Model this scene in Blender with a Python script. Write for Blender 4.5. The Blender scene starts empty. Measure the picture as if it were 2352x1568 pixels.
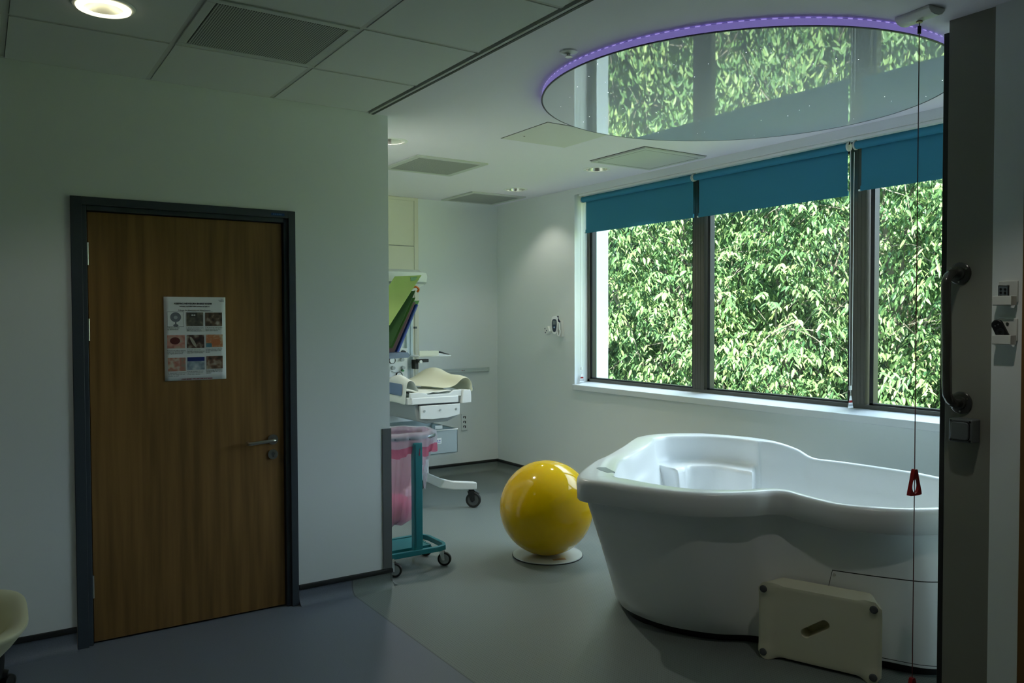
import bpy, bmesh, math, random
import numpy as np
from mathutils import Vector, Matrix

PI = math.pi
SC = bpy.context.scene
COL = SC.collection
random.seed(7)

# ------------------------------------------------------------------ camera
CAM_H = 1.54
yaw, pitch, roll = [math.radians(a) for a in (56.535276, -1.581492, -0.160505)]
fw = Vector((math.cos(pitch) * math.cos(yaw), math.cos(pitch) * math.sin(yaw), math.sin(pitch)))
rt = Vector((math.sin(yaw), -math.cos(yaw), 0))
up = rt.cross(fw)
rt2 = rt * math.cos(roll) + up * math.sin(roll)
up2 = -rt * math.sin(roll) + up * math.cos(roll)
cam = bpy.data.cameras.new('camera')
cam.sensor_width = 36.0
cam.lens = 1855.6626 / 2352 * 36
cam.clip_start = 0.02
cam.clip_end = 300
camo = bpy.data.objects.new('camera', cam)
COL.objects.link(camo)
R = Matrix((rt2, up2, -fw)).transposed().to_4x4()
camo.matrix_world = Matrix.Translation((0, 0, CAM_H)) @ R
SC.camera = camo

# ------------------------------------------------------------------ exposure, world, sun
SC.view_settings.view_transform = 'Standard'
SC.view_settings.look = 'None'
SC.view_settings.exposure = 0.3
SC.view_settings.gamma = 1.0
SC.view_settings.use_curve_mapping = False
SC.cycles.max_bounces = 14
SC.cycles.diffuse_bounces = 8
SC.cycles.glossy_bounces = 6
SC.cycles.transparent_max_bounces = 24
SC.cycles.sample_clamp_indirect = 6.0
SC.cycles.caustics_reflective = False
SC.cycles.caustics_refractive = False

SKY_STRENGTH = 3.0
SKY_BOOST = 2.7
SUN_STRENGTH = 29.0
DOWNLIGHT_W = 26.0

W = bpy.data.worlds.new('sky')
SC.world = W
W.use_nodes = True
nt = W.node_tree
nt.nodes.clear()
tc = nt.nodes.new('ShaderNodeTexCoord')
sp = nt.nodes.new('ShaderNodeSeparateXYZ')
cr = nt.nodes.new('ShaderNodeValToRGB')
bg = nt.nodes.new('ShaderNodeBackground')
wo = nt.nodes.new('ShaderNodeOutputWorld')
cr.color_ramp.elements[0].position = 0.0
cr.color_ramp.elements[0].color = (0.66, 0.80, 1.0, 1)
cr.color_ramp.elements[1].position = 1.0
cr.color_ramp.elements[1].color = (0.34, 0.60, 1.0, 1)
nt.links.new(tc.outputs['Generated'], sp.inputs[0])
nt.links.new(sp.outputs['Z'], cr.inputs[0])
# extra sky brightness added opposite the window to light the room
dp = nt.nodes.new('ShaderNodeVectorMath')
dp.operation = 'DOT_PRODUCT'
dp.inputs[1].default_value = Vector((0.80, 0.12, 0.58)).normalized()
nt.links.new(tc.outputs['Generated'], dp.inputs[0])
cl = nt.nodes.new('ShaderNodeMapRange')
cl.interpolation_type = 'SMOOTHSTEP'
cl.inputs['From Min'].default_value = 0.45
cl.inputs['From Max'].default_value = 0.92
cl.inputs['To Min'].default_value = 1.0
cl.inputs['To Max'].default_value = SKY_BOOST
nt.links.new(dp.outputs['Value'], cl.inputs['Value'])
ml = nt.nodes.new('ShaderNodeMath')
ml.operation = 'MULTIPLY'
ml.inputs[1].default_value = SKY_STRENGTH
nt.links.new(cl.outputs[0], ml.inputs[0])
cw = nt.nodes.new('ShaderNodeMix')
cw.data_type = 'RGBA'
cf = nt.nodes.new('ShaderNodeMapRange')
cf.inputs['From Min'].default_value = 0.45
cf.inputs['From Max'].default_value = 0.92
cf.inputs['To Max'].default_value = 0.75
nt.links.new(dp.outputs['Value'], cf.inputs['Value'])
nt.links.new(cf.outputs[0], cw.inputs[0])
nt.links.new(cr.outputs[0], cw.inputs[6])
cw.inputs[7].default_value = (0.80, 0.90, 1.0, 1)
nt.links.new(cw.outputs[2], bg.inputs['Color'])
nt.links.new(ml.outputs[0], bg.inputs['Strength'])
nt.links.new(bg.outputs[0], wo.inputs[0])

sun = bpy.data.lights.new('sun', 'SUN')
sun.energy = SUN_STRENGTH
sun.angle = math.radians(0.8)
sun.color = (1.0, 0.96, 0.88)
suno = bpy.data.objects.new('sun', sun)
COL.objects.link(suno)
suno.rotation_euler = Vector((-0.42, -0.50, 0.75)).to_track_quat('Z', 'Y').to_euler()
suno.location = (-3, -4, 9)

# ------------------------------------------------------------------ materials
def s2l(c):
    return tuple(((x / 255) / 12.92 if x / 255 <= 0.04045 else ((x / 255 + 0.055) / 1.055) ** 2.4) for x in c)

MATS = {}

def pm(name, rgb, rough=0.5, metal=0.0, spec=0.5, emit=None, estr=0.0, coat=0.0, ior=1.5, trans=0.0, alpha=1.0):
    m = bpy.data.materials.new(name)
    m.use_nodes = True
    b = m.node_tree.nodes['Principled BSDF']
    b.inputs['Base Color'].default_value = (*s2l(rgb), 1)
    b.inputs['Roughness'].default_value = rough
    b.inputs['Metallic'].default_value = metal
    b.inputs['Specular IOR Level'].default_value = spec
    b.inputs['IOR'].default_value = ior
    b.inputs['Coat Weight'].default_value = coat
    b.inputs['Coat Roughness'].default_value = 0.05
    b.inputs['Transmission Weight'].default_value = trans
    b.inputs['Alpha'].default_value = alpha
    if emit:
        b.inputs['Emission Color'].default_value = (*s2l(emit), 1)
        b.inputs['Emission Strength'].default_value = estr
    MATS[name] = m
    return m

def nodes(m):
    return m.node_tree.nodes, m.node_tree.links, m.node_tree.nodes['Principled BSDF']

def add_bump(m, scale, strength, dist=0.002, detail=3, stretch=(1, 1, 1)):
    N, L, b = nodes(m)
    g = N.new('ShaderNodeNewGeometry')
    mp = N.new('ShaderNodeMapping')
    mp.inputs['Scale'].default_value = stretch
    n = N.new('ShaderNodeTexNoise')
    n.inputs['Scale'].default_value = scale
    n.inputs['Detail'].default_value = detail
    bu = N.new('ShaderNodeBump')
    bu.inputs['Strength'].default_value = strength
    bu.inputs['Distance'].default_value = dist
    L.new(g.outputs['Position'], mp.inputs[0])
    L.new(mp.outputs[0], n.inputs['Vector'])
    L.new(n.outputs['Fac'], bu.inputs['Height'])
    L.new(bu.outputs[0], b.inputs['Normal'])
    return n

def add_var(m, rgb2, scale, stretch=(1, 1, 1), lo=0.35, hi=0.7, detail=4):
    N, L, b = nodes(m)
    g = N.new('ShaderNodeNewGeometry')
    mp = N.new('ShaderNodeMapping')
    mp.inputs['Scale'].default_value = stretch
    n = N.new('ShaderNodeTexNoise')
    n.inputs['Scale'].default_value = scale
    n.inputs['Detail'].default_value = detail
    r = N.new('ShaderNodeValToRGB')
    r.color_ramp.elements[0].position = lo
    r.color_ramp.elements[1].position = hi
    r.color_ramp.elements[0].color = b.inputs['Base Color'].default_value[:]
    r.color_ramp.elements[1].color = (*s2l(rgb2), 1)
    L.new(g.outputs['Position'], mp.inputs[0])
    L.new(mp.outputs[0], n.inputs['Vector'])
    L.new(n.outputs['Fac'], r.inputs[0])
    L.new(r.outputs[0], b.inputs['Base Color'])
    return r

wall_m = pm('wall_paint', (233, 238, 237), 0.75, spec=0.25)
add_bump(wall_m, 180, 0.08, 0.0006)
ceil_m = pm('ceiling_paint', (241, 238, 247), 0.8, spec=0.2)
tile_m = pm('ceiling_tile', (226, 229, 226), 0.9, spec=0.15)
add_bump(tile_m, 350, 0.25, 0.0008)
bar_m = pm('ceiling_bar', (206, 208, 202), 0.6)
white_m = pm('white_plastic', (236, 238, 236), 0.3)
offwhite_m = pm('offwhite_plastic', (222, 224, 218), 0.35)
sill_m = pm('sill_laminate', (232, 236, 238), 0.3)
strip_m = pm('black_capping', (26, 29, 31), 0.5)
wframe_m = pm('window_frame_bronze', (84, 82, 74), 0.45)
gasket_m = pm('window_gasket', (18, 22, 30), 0.4)
dframe_m = pm('door_frame_blue_grey', (62, 70, 78), 0.45)
steel_m = pm('satin_steel', (190, 190, 185), 0.28, metal=1.0)
chrome_m = pm('bright_chrome', (225, 228, 228), 0.12, metal=1.0)
black_m = pm('black_plastic', (20, 21, 22), 0.45)
rubber_m = pm('dark_rubber', (34, 35, 36), 0.6)
greyrub_m = pm('grey_rubber', (86, 90, 92), 0.6)
guard_m = pm('grey_vinyl_guard', (96, 100, 102), 0.5)
panelgrey_m = pm('grey_panel', (136, 136, 126), 0.6)
darktrim_m = pm('dark_edge_trim', (30, 32, 32), 0.5)
blind_m = pm('teal_blind_fabric', (62, 136, 164), 0.8, spec=0.2)
add_bump(blind_m, 900, 0.15, 0.0005)
teal_m = pm('teal_paint', (26, 120, 128), 0.4)
bath_m = pm('white_acrylic', (240, 241, 242), 0.28, coat=0.15)
stool_m = pm('cream_plastic', (226, 222, 198), 0.4)
cream_m = pm('cream_shell', (214, 212, 178), 0.35)
red_m = pm('red_plastic', (150, 12, 22), 0.35)
cord_m = pm('dark_red_cord', (92, 40, 44), 0.6)
grabr_m = pm('dark_grey_nylon', (58, 60, 56), 0.22, coat=0.5)
switch_m = pm('grey_switch', (98, 104, 106), 0.4)
remote_m = pm('remote_silver', (120, 132, 138), 0.4)
res_m = pm('medical_white', (232, 236, 236), 0.35)
resg_m = pm('medical_grey', (170, 176, 178), 0.4)
paper_m = pm('paper', (232, 236, 236), 0.55)
ink_m = pm('ink_black', (16, 18, 26), 0.6)
redink_m = pm('ink_red', (150, 20, 24), 0.6)
blueink_m = pm('ink_blue', (30, 70, 160), 0.6)
vent_m = pm('vent_enamel', (206, 210, 204), 0.5)
oak_m = pm('oak_edge', (120, 84, 40), 0.5)

# oak door veneer: vertical streaks
door_m = pm('oak_veneer', (112, 82, 42), 0.45)
add_var(door_m, (150, 112, 62), 3.0, (9, 9, 0.45), 0.3, 0.72, 6)
N_, L_, b_ = nodes(door_m)
_n = add_bump(door_m, 30, 0.12, 0.0006, 4, (6, 6, 0.25))

# floor: smooth sheet vinyl / studded safety vinyl, joined along x = 1.73
floor_m = pm('vinyl_floor', (120, 128, 134), 0.42, spec=0.4)
N_, L_, b_ = nodes(floor_m)
g = N_.new('ShaderNodeNewGeometry')
sx = N_.new('ShaderNodeSeparateXYZ')
L_.new(g.outputs['Position'], sx.inputs[0])
def mth(op, a, b=None, nn=None):
    n = N_.new('ShaderNodeMath')
    n.operation = op
    for i, v in enumerate((a, b)):
        if v is None:
            continue
        if isinstance(v, (int, float)):
            n.inputs[i].default_value = v
        else:
            L_.new(v, n.inputs[i])
    return n.outputs[0]
side = mth('GREATER_THAN', sx.outputs['X'], 1.73)
ua = mth('ADD', sx.outputs['X'], sx.outputs['Y'])
ub = mth('SUBTRACT', sx.outputs['X'], sx.outputs['Y'])
KS = 2 * PI / 0.026
sa = mth('SINE', mth('MULTIPLY', ua, KS))
sb = mth('SINE', mth('MULTIPLY', ub, KS))
dot = mth('GREATER_THAN', mth('MULTIPLY', sa, sb), 0.45)
dots = mth('MULTIPLY', mth('MULTIPLY', dot, side), mth('LESS_THAN', sx.outputs['Z'], 0.0004))
seam = mth('LESS_THAN', mth('ABSOLUTE', mth('SUBTRACT', sx.outputs['X'], 1.728)), 0.0035)
nz = N_.new('ShaderNodeTexNoise')
nz.inputs['Scale'].default_value = 260
nz.inputs['Detail'].default_value = 2
L_.new(g.outputs['Position'], nz.inputs['Vector'])
def mixc(f, a, b):
    n = N_.new('ShaderNodeMix')
    n.data_type = 'RGBA'
    if isinstance(f, (int, float)):
        n.inputs[0].default_value = f
    else:
        L_.new(f, n.inputs[0])
    for i, v in ((6, a), (7, b)):
        if isinstance(v, tuple):
            n.inputs[i].default_value = (*s2l(v), 1)
        else:
            L_.new(v, n.inputs[i])
    return n.outputs[2]
base = mixc(side, (124, 131, 145), (133, 142, 140))
speck = mixc(nz.outputs['Fac'], (88, 92, 92), (255, 255, 255))
mul = N_.new('ShaderNodeMix')
mul.data_type = 'RGBA'
mul.blend_type = 'MULTIPLY'
mul.inputs[0].default_value = 0.45
L_.new(base, mul.inputs[6])
L_.new(speck, mul.inputs[7])
c2 = mixc(mth('MULTIPLY', dots, 0.55), mul.outputs[2], (84, 90, 84))
c3 = mixc(mth('MULTIPLY', seam, 0.6), c2, (70, 74, 74))
L_.new(c3, b_.inputs['Base Color'])
bu = N_.new('ShaderNodeBump')
bu.inputs['Strength'].default_value = 0.4
bu.inputs['Distance'].default_value = 0.001
L_.new(mth('SUBTRACT', 1.0, dots), bu.inputs['Height'])
L_.new(bu.outputs[0], b_.inputs['Normal'])

# birthing ball: glossy yellow vinyl with fine moulded rings
ball_m = pm('yellow_ball_vinyl', (232, 188, 0), 0.1, coat=0.22, spec=0.3)
N_, L_, b_ = nodes(ball_m)
tcn = N_.new('ShaderNodeTexCoord')
mpn = N_.new('ShaderNodeMapping')
mpn.inputs['Rotation'].default_value = (0.12, -0.18, 0)
wv = N_.new('ShaderNodeTexWave')
wv.bands_direction = 'Z'
wv.inputs['Scale'].default_value = 9.0
bu = N_.new('ShaderNodeBump')
bu.inputs['Strength'].default_value = 0.06
bu.inputs['Distance'].default_value = 0.002
L_.new(tcn.outputs['Object'], mpn.inputs[0])
L_.new(mpn.outputs[0], wv.inputs['Vector'])
L_.new(wv.outputs['Fac'], bu.inputs['Height'])
L_.new(bu.outputs[0], b_.inputs['Coat Normal'])

# glossy stretched ceiling membrane, slightly rippled
memb_m = pm('stretch_membrane', (208, 214, 232), 0.02, ior=2.6, spec=0.5)
add_bump(memb_m, 1.8, 0.09, 0.004, 1, (1, 1, 1))

# purple LED band
band_m = pm('purple_light_band', (150, 140, 200), 0.4, emit=(128, 116, 186), estr=0.5)
led_m = pm('led_dash', (230, 225, 255), 0.4, emit=(190, 175, 235), estr=0.9)
star_m = pm('fibre_star', (240, 245, 255), 0.4, emit=(240, 245, 255), estr=1.4)
lampring_m = pm('lamp_ring_lit', (255, 250, 220), 0.4, emit=(255, 250, 214), estr=1.35)
lampoff_m = pm('lamp_bulb', (255, 252, 235), 0.4, emit=(255, 250, 225), estr=9.0)

# window glass: see-through pane with a thin mirror reflection
glass_m = bpy.data.materials.new('window_glass')
glass_m.use_nodes = True
N_ = glass_m.node_tree.nodes
L_ = glass_m.node_tree.links
N_.clear()
out = N_.new('ShaderNodeOutputMaterial')
tr = N_.new('ShaderNodeBsdfTransparent')
tr.inputs['Color'].default_value = (0.95, 0.985, 0.96, 1)
gl = N_.new('ShaderNodeBsdfGlossy')
gl.inputs['Roughness'].default_value = 0.02
fr = N_.new('ShaderNodeFresnel')
fr.inputs['IOR'].default_value = 1.45
mx = N_.new('ShaderNodeMixShader')
gb = N_.new('ShaderNodeNewGeometry')
ms = N_.new('ShaderNodeMath')
ms.operation = 'SUBTRACT'
ms.inputs[0].default_value = 1.0
L_.new(gb.outputs['Backfacing'], ms.inputs[1])
mm_ = N_.new('ShaderNodeMath')
mm_.operation = 'MULTIPLY'
L_.new(fr.outputs[0], mm_.inputs[0])
L_.new(ms.outputs[0], mm_.inputs[1])
L_.new(mm_.outputs[0], mx.inputs[0])
L_.new(tr.outputs[0], mx.inputs[1])
L_.new(gl.outputs[0], mx.inputs[2])
L_.new(mx.outputs[0], out.inputs[0])

def film(name, rgb, alpha, rough=0.25, transl=0.5):
    m = bpy.data.materials.new(name)
    m.use_nodes = True
    N = m.node_tree.nodes
    L = m.node_tree.links
    N.clear()
    o = N.new('ShaderNodeOutputMaterial')
    t = N.new('ShaderNodeBsdfTransparent')
    t.inputs['Color'].default_value = (*[0.4 + 0.6 * x for x in s2l(rgb)], 1)
    d = N.new('ShaderNodeBsdfPrincipled')
    d.inputs['Base Color'].default_value = (*s2l(rgb), 1)
    d.inputs['Roughness'].default_value = rough
    tl = N.new('ShaderNodeBsdfTranslucent')
    tl.inputs['Color'].default_value = (*s2l(rgb), 1)
    m1 = N.new('ShaderNodeMixShader')
    m1.inputs[0].default_value = transl
    m2 = N.new('ShaderNodeMixShader')
    m2.inputs[0].default_value = alpha
    L.new(d.outputs[0], m1.inputs[1])
    L.new(tl.outputs[0], m1.inputs[2])
    L.new(t.outputs[0], m2.inputs[1])
    L.new(m1.outputs[0], m2.inputs[2])
    L.new(m2.outputs[0], o.inputs[0])
    return m

bag_m = film('pink_bag_film', (238, 206, 222), 0.5)
bagpink_m = film('pink_bag_cuff', (232, 136, 168), 0.6)
bagwhite_m = film('clear_bag_film', (226, 226, 236), 0.45)
frost_m = film('frosted_box', (206, 218, 222), 0.8, 0.35, 0.4)
lime_m = film('lime_wallet', (204, 226, 150), 0.85)
dgreen_m = film('green_wallet', (96, 140, 72), 0.8)
dgreen2_m = film('deep_green_wallet', (78, 116, 70), 0.85)
mauve_m = film('mauve_wallet', (168, 138, 138), 0.9)
blue_m = film('blue_wallet', (30, 58, 132), 0.92)
pgreen_m = film('pale_green_wallet', (150, 196, 130), 0.75)

# striped towel
def towel(name, stripe):
    m = pm(name, (228, 232, 226), 0.9, spec=0.1)
    add_bump(m, 500, 0.4, 0.002)
    return m
towel_m = towel('white_terry', None)
tstripe_m = pm('blue_terry_stripe', (116, 136, 166), 0.9, spec=0.1)
tcream_m = pm('cream_terry', (222, 222, 198), 0.9, spec=0.1)
add_bump(tcream_m, 400, 0.4, 0.002)

# ------------------------------------------------------------------ mesh builder
ORG = {}

class MB:
    def __init__(s):
        s.v, s.f = [], []
    def add(s, vs, fs):
        o = len(s.v)
        s.v += [tuple(p) for p in vs]
        s.f += [tuple(i + o for i in f) for f in fs]
        return s
    def box(s, x0, x1, y0, y1, z0, z1):
        v = [(x, y, z) for z in (z0, z1) for y in (y0, y1) for x in (x0, x1)]
        return s.add(v, [(0, 2, 3, 1), (4, 5, 7, 6), (0, 1, 5, 4), (2, 6, 7, 3), (0, 4, 6, 2), (1, 3, 7, 5)])
    def obox(s, c, size, M):
        hx, hy, hz = [a / 2 for a in size]
        v = [Vector(c) + M @ Vector((x, y, z)) for z in (-hz, hz) for y in (-hy, hy) for x in (-hx, hx)]
        return s.add(v, [(0, 2, 3, 1), (4, 5, 7, 6), (0, 1, 5, 4), (2, 6, 7, 3), (0, 4, 6, 2), (1, 3, 7, 5)])
    def rings(s, rs, closed=True, cap0=True, cap1=True, loop=False):
        n = len(rs[0])
        o = len(s.v)
        for r in rs:
            s.v += [tuple(p) for p in r]
        m = len(rs)
        for i in range(m if loop else m - 1):
            a, b = o + i * n, o + ((i + 1) % m) * n
            for j in range(n if closed else n - 1):
                k = (j + 1) % n
                s.f.append((a + j, a + k, b + k, b + j))
        if not loop and closed:
            if cap0:
                s.f.append(tuple(o + j for j in reversed(range(n))))
            if cap1:
                s.f.append(tuple(o + (m - 1) * n + j for j in range(n)))
        return s
    def cyl(s, p0, p1, r0, r1=None, n=24, cap=True):
        r1 = r0 if r1 is None else r1
        p0, p1 = Vector(p0), Vector(p1)
        q = (p1 - p0).to_track_quat('Z', 'Y')
        ring = lambda p, r: [p + q @ Vector((r * math.cos(2 * PI * i / n), r * math.sin(2 * PI * i / n), 0)) for i in range(n)]
        return s.rings([ring(p0, r0), ring(p1, r1)], cap0=cap, cap1=cap)
    def tube(s, pts, r, n=12, loop=False):
        pts = [Vector(p) for p in pts]
        m = len(pts)
        rr = r if isinstance(r, (list, tuple)) else [r] * m
        T = []
        for i in range(m):
            a = pts[(i - 1) % m] if (loop or i > 0) else pts[i]
            b = pts[(i + 1) % m] if (loop or i < m - 1) else pts[i]
            T.append((b - a).normalized())
        nrm = T[0].orthogonal().normalized()
        rs = []
        for i in range(m):
            nrm = (nrm - T[i] * nrm.dot(T[i]))
            nrm = nrm.normalized() if nrm.length > 1e-6 else T[i].orthogonal().normalized()
            b = T[i].cross(nrm)
            rs.append([pts[i] + (nrm * math.cos(2 * PI * j / n) + b * math.sin(2 * PI * j / n)) * rr[i] for j in range(n)])
        return s.rings(rs, loop=loop)
    def lathe(s, prof, c=(0, 0, 0), q=None, n=40, cap0=False, cap1=False):
        c = Vector(c)
        rs = []
        for r, z in prof:
            ring = []
            for i in range(n):
                p = Vector((r * math.cos(2 * PI * i / n), r * math.sin(2 * PI * i / n), z))
                ring.append(c + (q @ p if q else p))
            rs.append(ring)
        return s.rings(rs, cap0=cap0, cap1=cap1)
    def prism(s, poly, fn, w0, w1):
        return s.rings([[fn(u, v, w0) for u, v in poly], [fn(u, v, w1) for u, v in poly]])
    def sphere(s, c, r, nu=48, nv=24, sz=(1, 1, 1)):
        rs = []
        for j in range(1, nv):
            t = PI * j / nv
            rs.append([(c[0] + sz[0] * r * math.sin(t) * math.cos(2 * PI * i / nu), c[1] + sz[1] * r * math.sin(t) * math.sin(2 * PI * i / nu), c[2] - sz[2] * r * math.cos(t)) for i in range(nu)])
        o = len(s.v)
        s.rings(rs, cap0=False, cap1=False)
        b, t = len(s.v), len(s.v) + 1
        s.v += [(c[0], c[1], c[2] - sz[2] * r), (c[0], c[1], c[2] + sz[2] * r)]
        e = o + (nv - 2) * nu
        for i in range(nu):
            k = (i + 1) % nu
            s.f.append((b, o + k, o + i))
            s.f.append((t, e + i, e + k))
        return s
    def build(s, name, mat, parent=None, smooth=True, bevel=0.0, angle=35, seg=2, **props):
        me = bpy.data.meshes.new(name)
        V = np.array(s.v, dtype=float)
        if parent is not None:
            org = np.array(ORG[parent.name])
        else:
            org = np.array([(V[:, 0].min() + V[:, 0].max()) / 2, (V[:, 1].min() + V[:, 1].max()) / 2, V[:, 2].min()])
        me.from_pydata([tuple(p) for p in V - org], [], s.f)
        bm = bmesh.new()
        bm.from_mesh(me)
        bmesh.ops.recalc_face_normals(bm, faces=bm.faces)
        bm.to_mesh(me)
        bm.free()
        if smooth:
            me.polygons.foreach_set('use_smooth', [True] * len(me.polygons))
            me.set_sharp_from_angle(angle=math.radians(angle))
        me.materials.append(mat)
        o = bpy.data.objects.new(name, me)
        COL.objects.link(o)
        ORG[o.name] = tuple(org)
        if parent is not None:
            o.parent = parent
        else:
            o.location = org
        if bevel:
            md = o.modifiers.new('bevel', 'BEVEL')
            md.width = bevel
            md.segments = seg
            md.limit_method = 'ANGLE'
            md.angle_limit = math.radians(40)
        for k, v in props.items():
            o[k] = v
        return o

def B(*a):
    return MB().box(*a)

def thing(name, loc, label=None, cat=None, group=None, kind=None):
    o = bpy.data.objects.new(name, None)
    o.empty_display_size = 0.1
    o.location = loc
    COL.objects.link(o)
    ORG[o.name] = tuple(loc)
    if label:
        o['label'] = label
        o['category'] = cat
    if group:
        o['group'] = group
    if kind:
        o['kind'] = kind
    return o

def struct(name, mb, mat, **kw):
    o = mb.build(name, mat, **kw)
    if kw.get('parent') is None:
        o['kind'] = 'structure'
    return o

def text_part(name, s, size, origin, xdir, updir, mat, parent, align='CENTER', thick=0.0003, bold=0.0):
    cu = bpy.data.curves.new(name, 'FONT')
    cu.body = s
    cu.size = size
    cu.align_x = align
    cu.extrude = thick
    cu.offset = bold
    cu.resolution_u = 3
    tmp = bpy.data.objects.new('tmp', cu)
    COL.objects.link(tmp)
    dg = bpy.context.evaluated_depsgraph_get()
    me = bpy.data.meshes.new_from_object(tmp.evaluated_get(dg))
    bpy.data.objects.remove(tmp)
    bpy.data.curves.remove(cu)
    me.name = name
    X, U = Vector(xdir), Vector(updir)
    Nn = X.cross(U)
    M = Matrix((X, U, Nn)).transposed().to_4x4()
    M.translation = Vector(origin) - Vector(ORG[parent.name])
    me.transform(M)
    me.materials.clear()
    me.materials.append(mat)
    o = bpy.data.objects.new(name, me)
    COL.objects.link(o)
    o.parent = parent
    ORG[o.name] = ORG[parent.name]
    return o

def catmull(pts, per=8, closed=True):
    P = [Vector(p) for p in pts]
    n = len(P)
    out = []
    for i in range(n if closed else n - 1):
        if closed:
            a, b, c, d = P[(i - 1) % n], P[i], P[(i + 1) % n], P[(i + 2) % n]
        else:
            a, b, c, d = P[max(i - 1, 0)], P[i], P[i + 1], P[min(i + 2, n - 1)]
        for k in range(per):
            t = k / per
            out.append(0.5 * ((2 * b) + (c - a) * t + (2 * a - 5 * b + 4 * c - d) * t * t + (3 * b - a - 3 * c + d) * t ** 3))
    if not closed:
        out.append(P[-1])
    return out

# ------------------------------------------------------------------ room shell
DW, CX, WX, BY, CZ = 4.251, 1.966, 4.442, 6.991, 2.698
struct('floor', B(-3.2, 4.75, -2.7, 7.15, -0.15, 0), floor_m, smooth=False)
m = MB()
m.box(-3.2, 0.38, DW, DW + 0.15, 0, 2.95)
m.box(1.405, CX, DW, DW + 0.15, 0, 2.95)
m.box(0.38, 1.405, DW, DW + 0.15, 2.1, 2.95)
m.box(0.3, 1.5, DW + 0.15, DW + 0.2, 0, 2.2)
struct('wall_front', m, wall_m, smooth=False)
struct('wall_alcove', B(1.81, CX, DW + 0.15, 7.14, 0, 2.95), wall_m, smooth=False)
struct('wall_back', B(1.81, 4.75, BY, BY + 0.15, 0, 2.95), wall_m, smooth=False)
WY0, WY1, WZ0, WZ1 = 1.55, 5.707, 0.952, 2.645
m = MB()
m.box(WX, 4.70, 1.0, WY0, 0, 2.95)
m.box(WX, 4.70, WY1, BY, 0, 2.95)
m.box(WX, 4.70, WY0, WY1, 0, WZ0 - 0.046)
m.box(WX, 4.70, WY0, WY1, WZ1, 2.95)
struct('wall_window', m, wall_m, smooth=False)
struct('wall_end', B(3.28, 4.442, 1.05, 1.2, 0, 2.95), wall_m, smooth=False)
m = MB()
m.box(3.17, 3.28, 1.42, 1.535, 0, 2.95)
m.box(3.17, 3.28, -2.7, 0.48, 0, 2.95)
m.box(3.17, 3.28, 0.48, 1.42, 2.12, 2.95)
m.box(3.26, 3.28, 0.48, 1.42, 0, 2.12)
struct('wall_partition', m, wall_m, smooth=False)
struct('trim_1', B(3.182, 3.279, 1.536, 1.714, 0, CZ + 0.02), panelgrey_m, bevel=0.002)
struct('trim_2', B(3.186, 3.275, 1.714, 1.737, 0, 2.655), darktrim_m, bevel=0.003)
struct('wall_rear', B(-3.2, 3.28, -2.85, -2.7, 0, 2.95), wall_m, smooth=False)
struct('wall_left', B(-3.35, -3.2, -2.85, 4.40, 0, 2.95), wall_m, smooth=False)
struct('roof', B(-3.4, 4.78, -2.9, 7.2, 2.95, 3.15), panelgrey_m, smooth=False)
# facade seen from outside, with the white fin beside the window
struct('wall_facade', B(4.70, 4.845, 5.722, 6.6, -4.4, 3.3), pm('white_render', (236, 240, 244), 0.8), smooth=False)
struct('wall_below', B(4.45, 4.70, 1.0, 7.1, -4.4, -0.15), wall_m, smooth=False)

# door 2 (timber, at the right edge)
d2 = thing('door_2', (3.2, 0.95, 0), kind='structure')
m = MB().box(3.163, 3.26, 1.36, 1.428, 0, 2.12).box(3.163, 3.26, 0.472, 0.54, 0, 2.12).box(3.163, 3.26, 0.54, 1.36, 2.05, 2.12)
m.build('frame', oak_m, d2, bevel=0.003)
B(3.205, 3.25, 0.545, 1.355, 0.006, 2.045).build('leaf', door_m, d2)

# plaster ceiling with round holes for the recessed lamps
LAMPS = [('a', 0.408, 3.345), ('b', 2.262, 4.84), ('c', 4.02, 4.885), ('d', 4.03, 6.03)]
EXTRA = [(2.30, 1.25), (0.408, 1.54), (-1.39, 3.345)]
HR = 0.088

def plane_with_holes(x0, x1, y0, y1, z, holes, h=0.02):
    bm = bmesh.new()
    def loop(pts):
        vs = [bm.verts.new((x, y, z)) for x, y in pts]
        return [bm.edges.new((vs[i], vs[(i + 1) % len(vs)])) for i in range(len(vs))]
    es = loop([(x0, y0), (x1, y0), (x1, y1), (x0, y1)])
    for cx, cy in holes:
        es += loop([(cx + HR * math.cos(2 * PI * i / 32), cy + HR * math.sin(2 * PI * i / 32)) for i in range(32)])
    bmesh.ops.triangle_fill(bm, edges=es, use_beauty=True, use_dissolve=False)
    r = bmesh.ops.extrude_face_region(bm, geom=bm.faces[:])
    bmesh.ops.translate(bm, verts=[e for e in r['geom'] if isinstance(e, bmesh.types.BMVert)], vec=(0, 0, h))
    m = MB()
    bm.verts.index_update()
    m.v = [tuple(v.co) for v in bm.verts]
    m.f = [tuple(v.index for v in f.verts) for f in bm.faces]
    bm.free()
    return m

struct('ceiling', plane_with_holes(1.876, 4.46, -2.7, 7.0, CZ, [(x, y) for _, x, y in LAMPS[1:]] + [e for e in EXTRA if e[0] > 1.9]), ceil_m, smooth=False)
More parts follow.
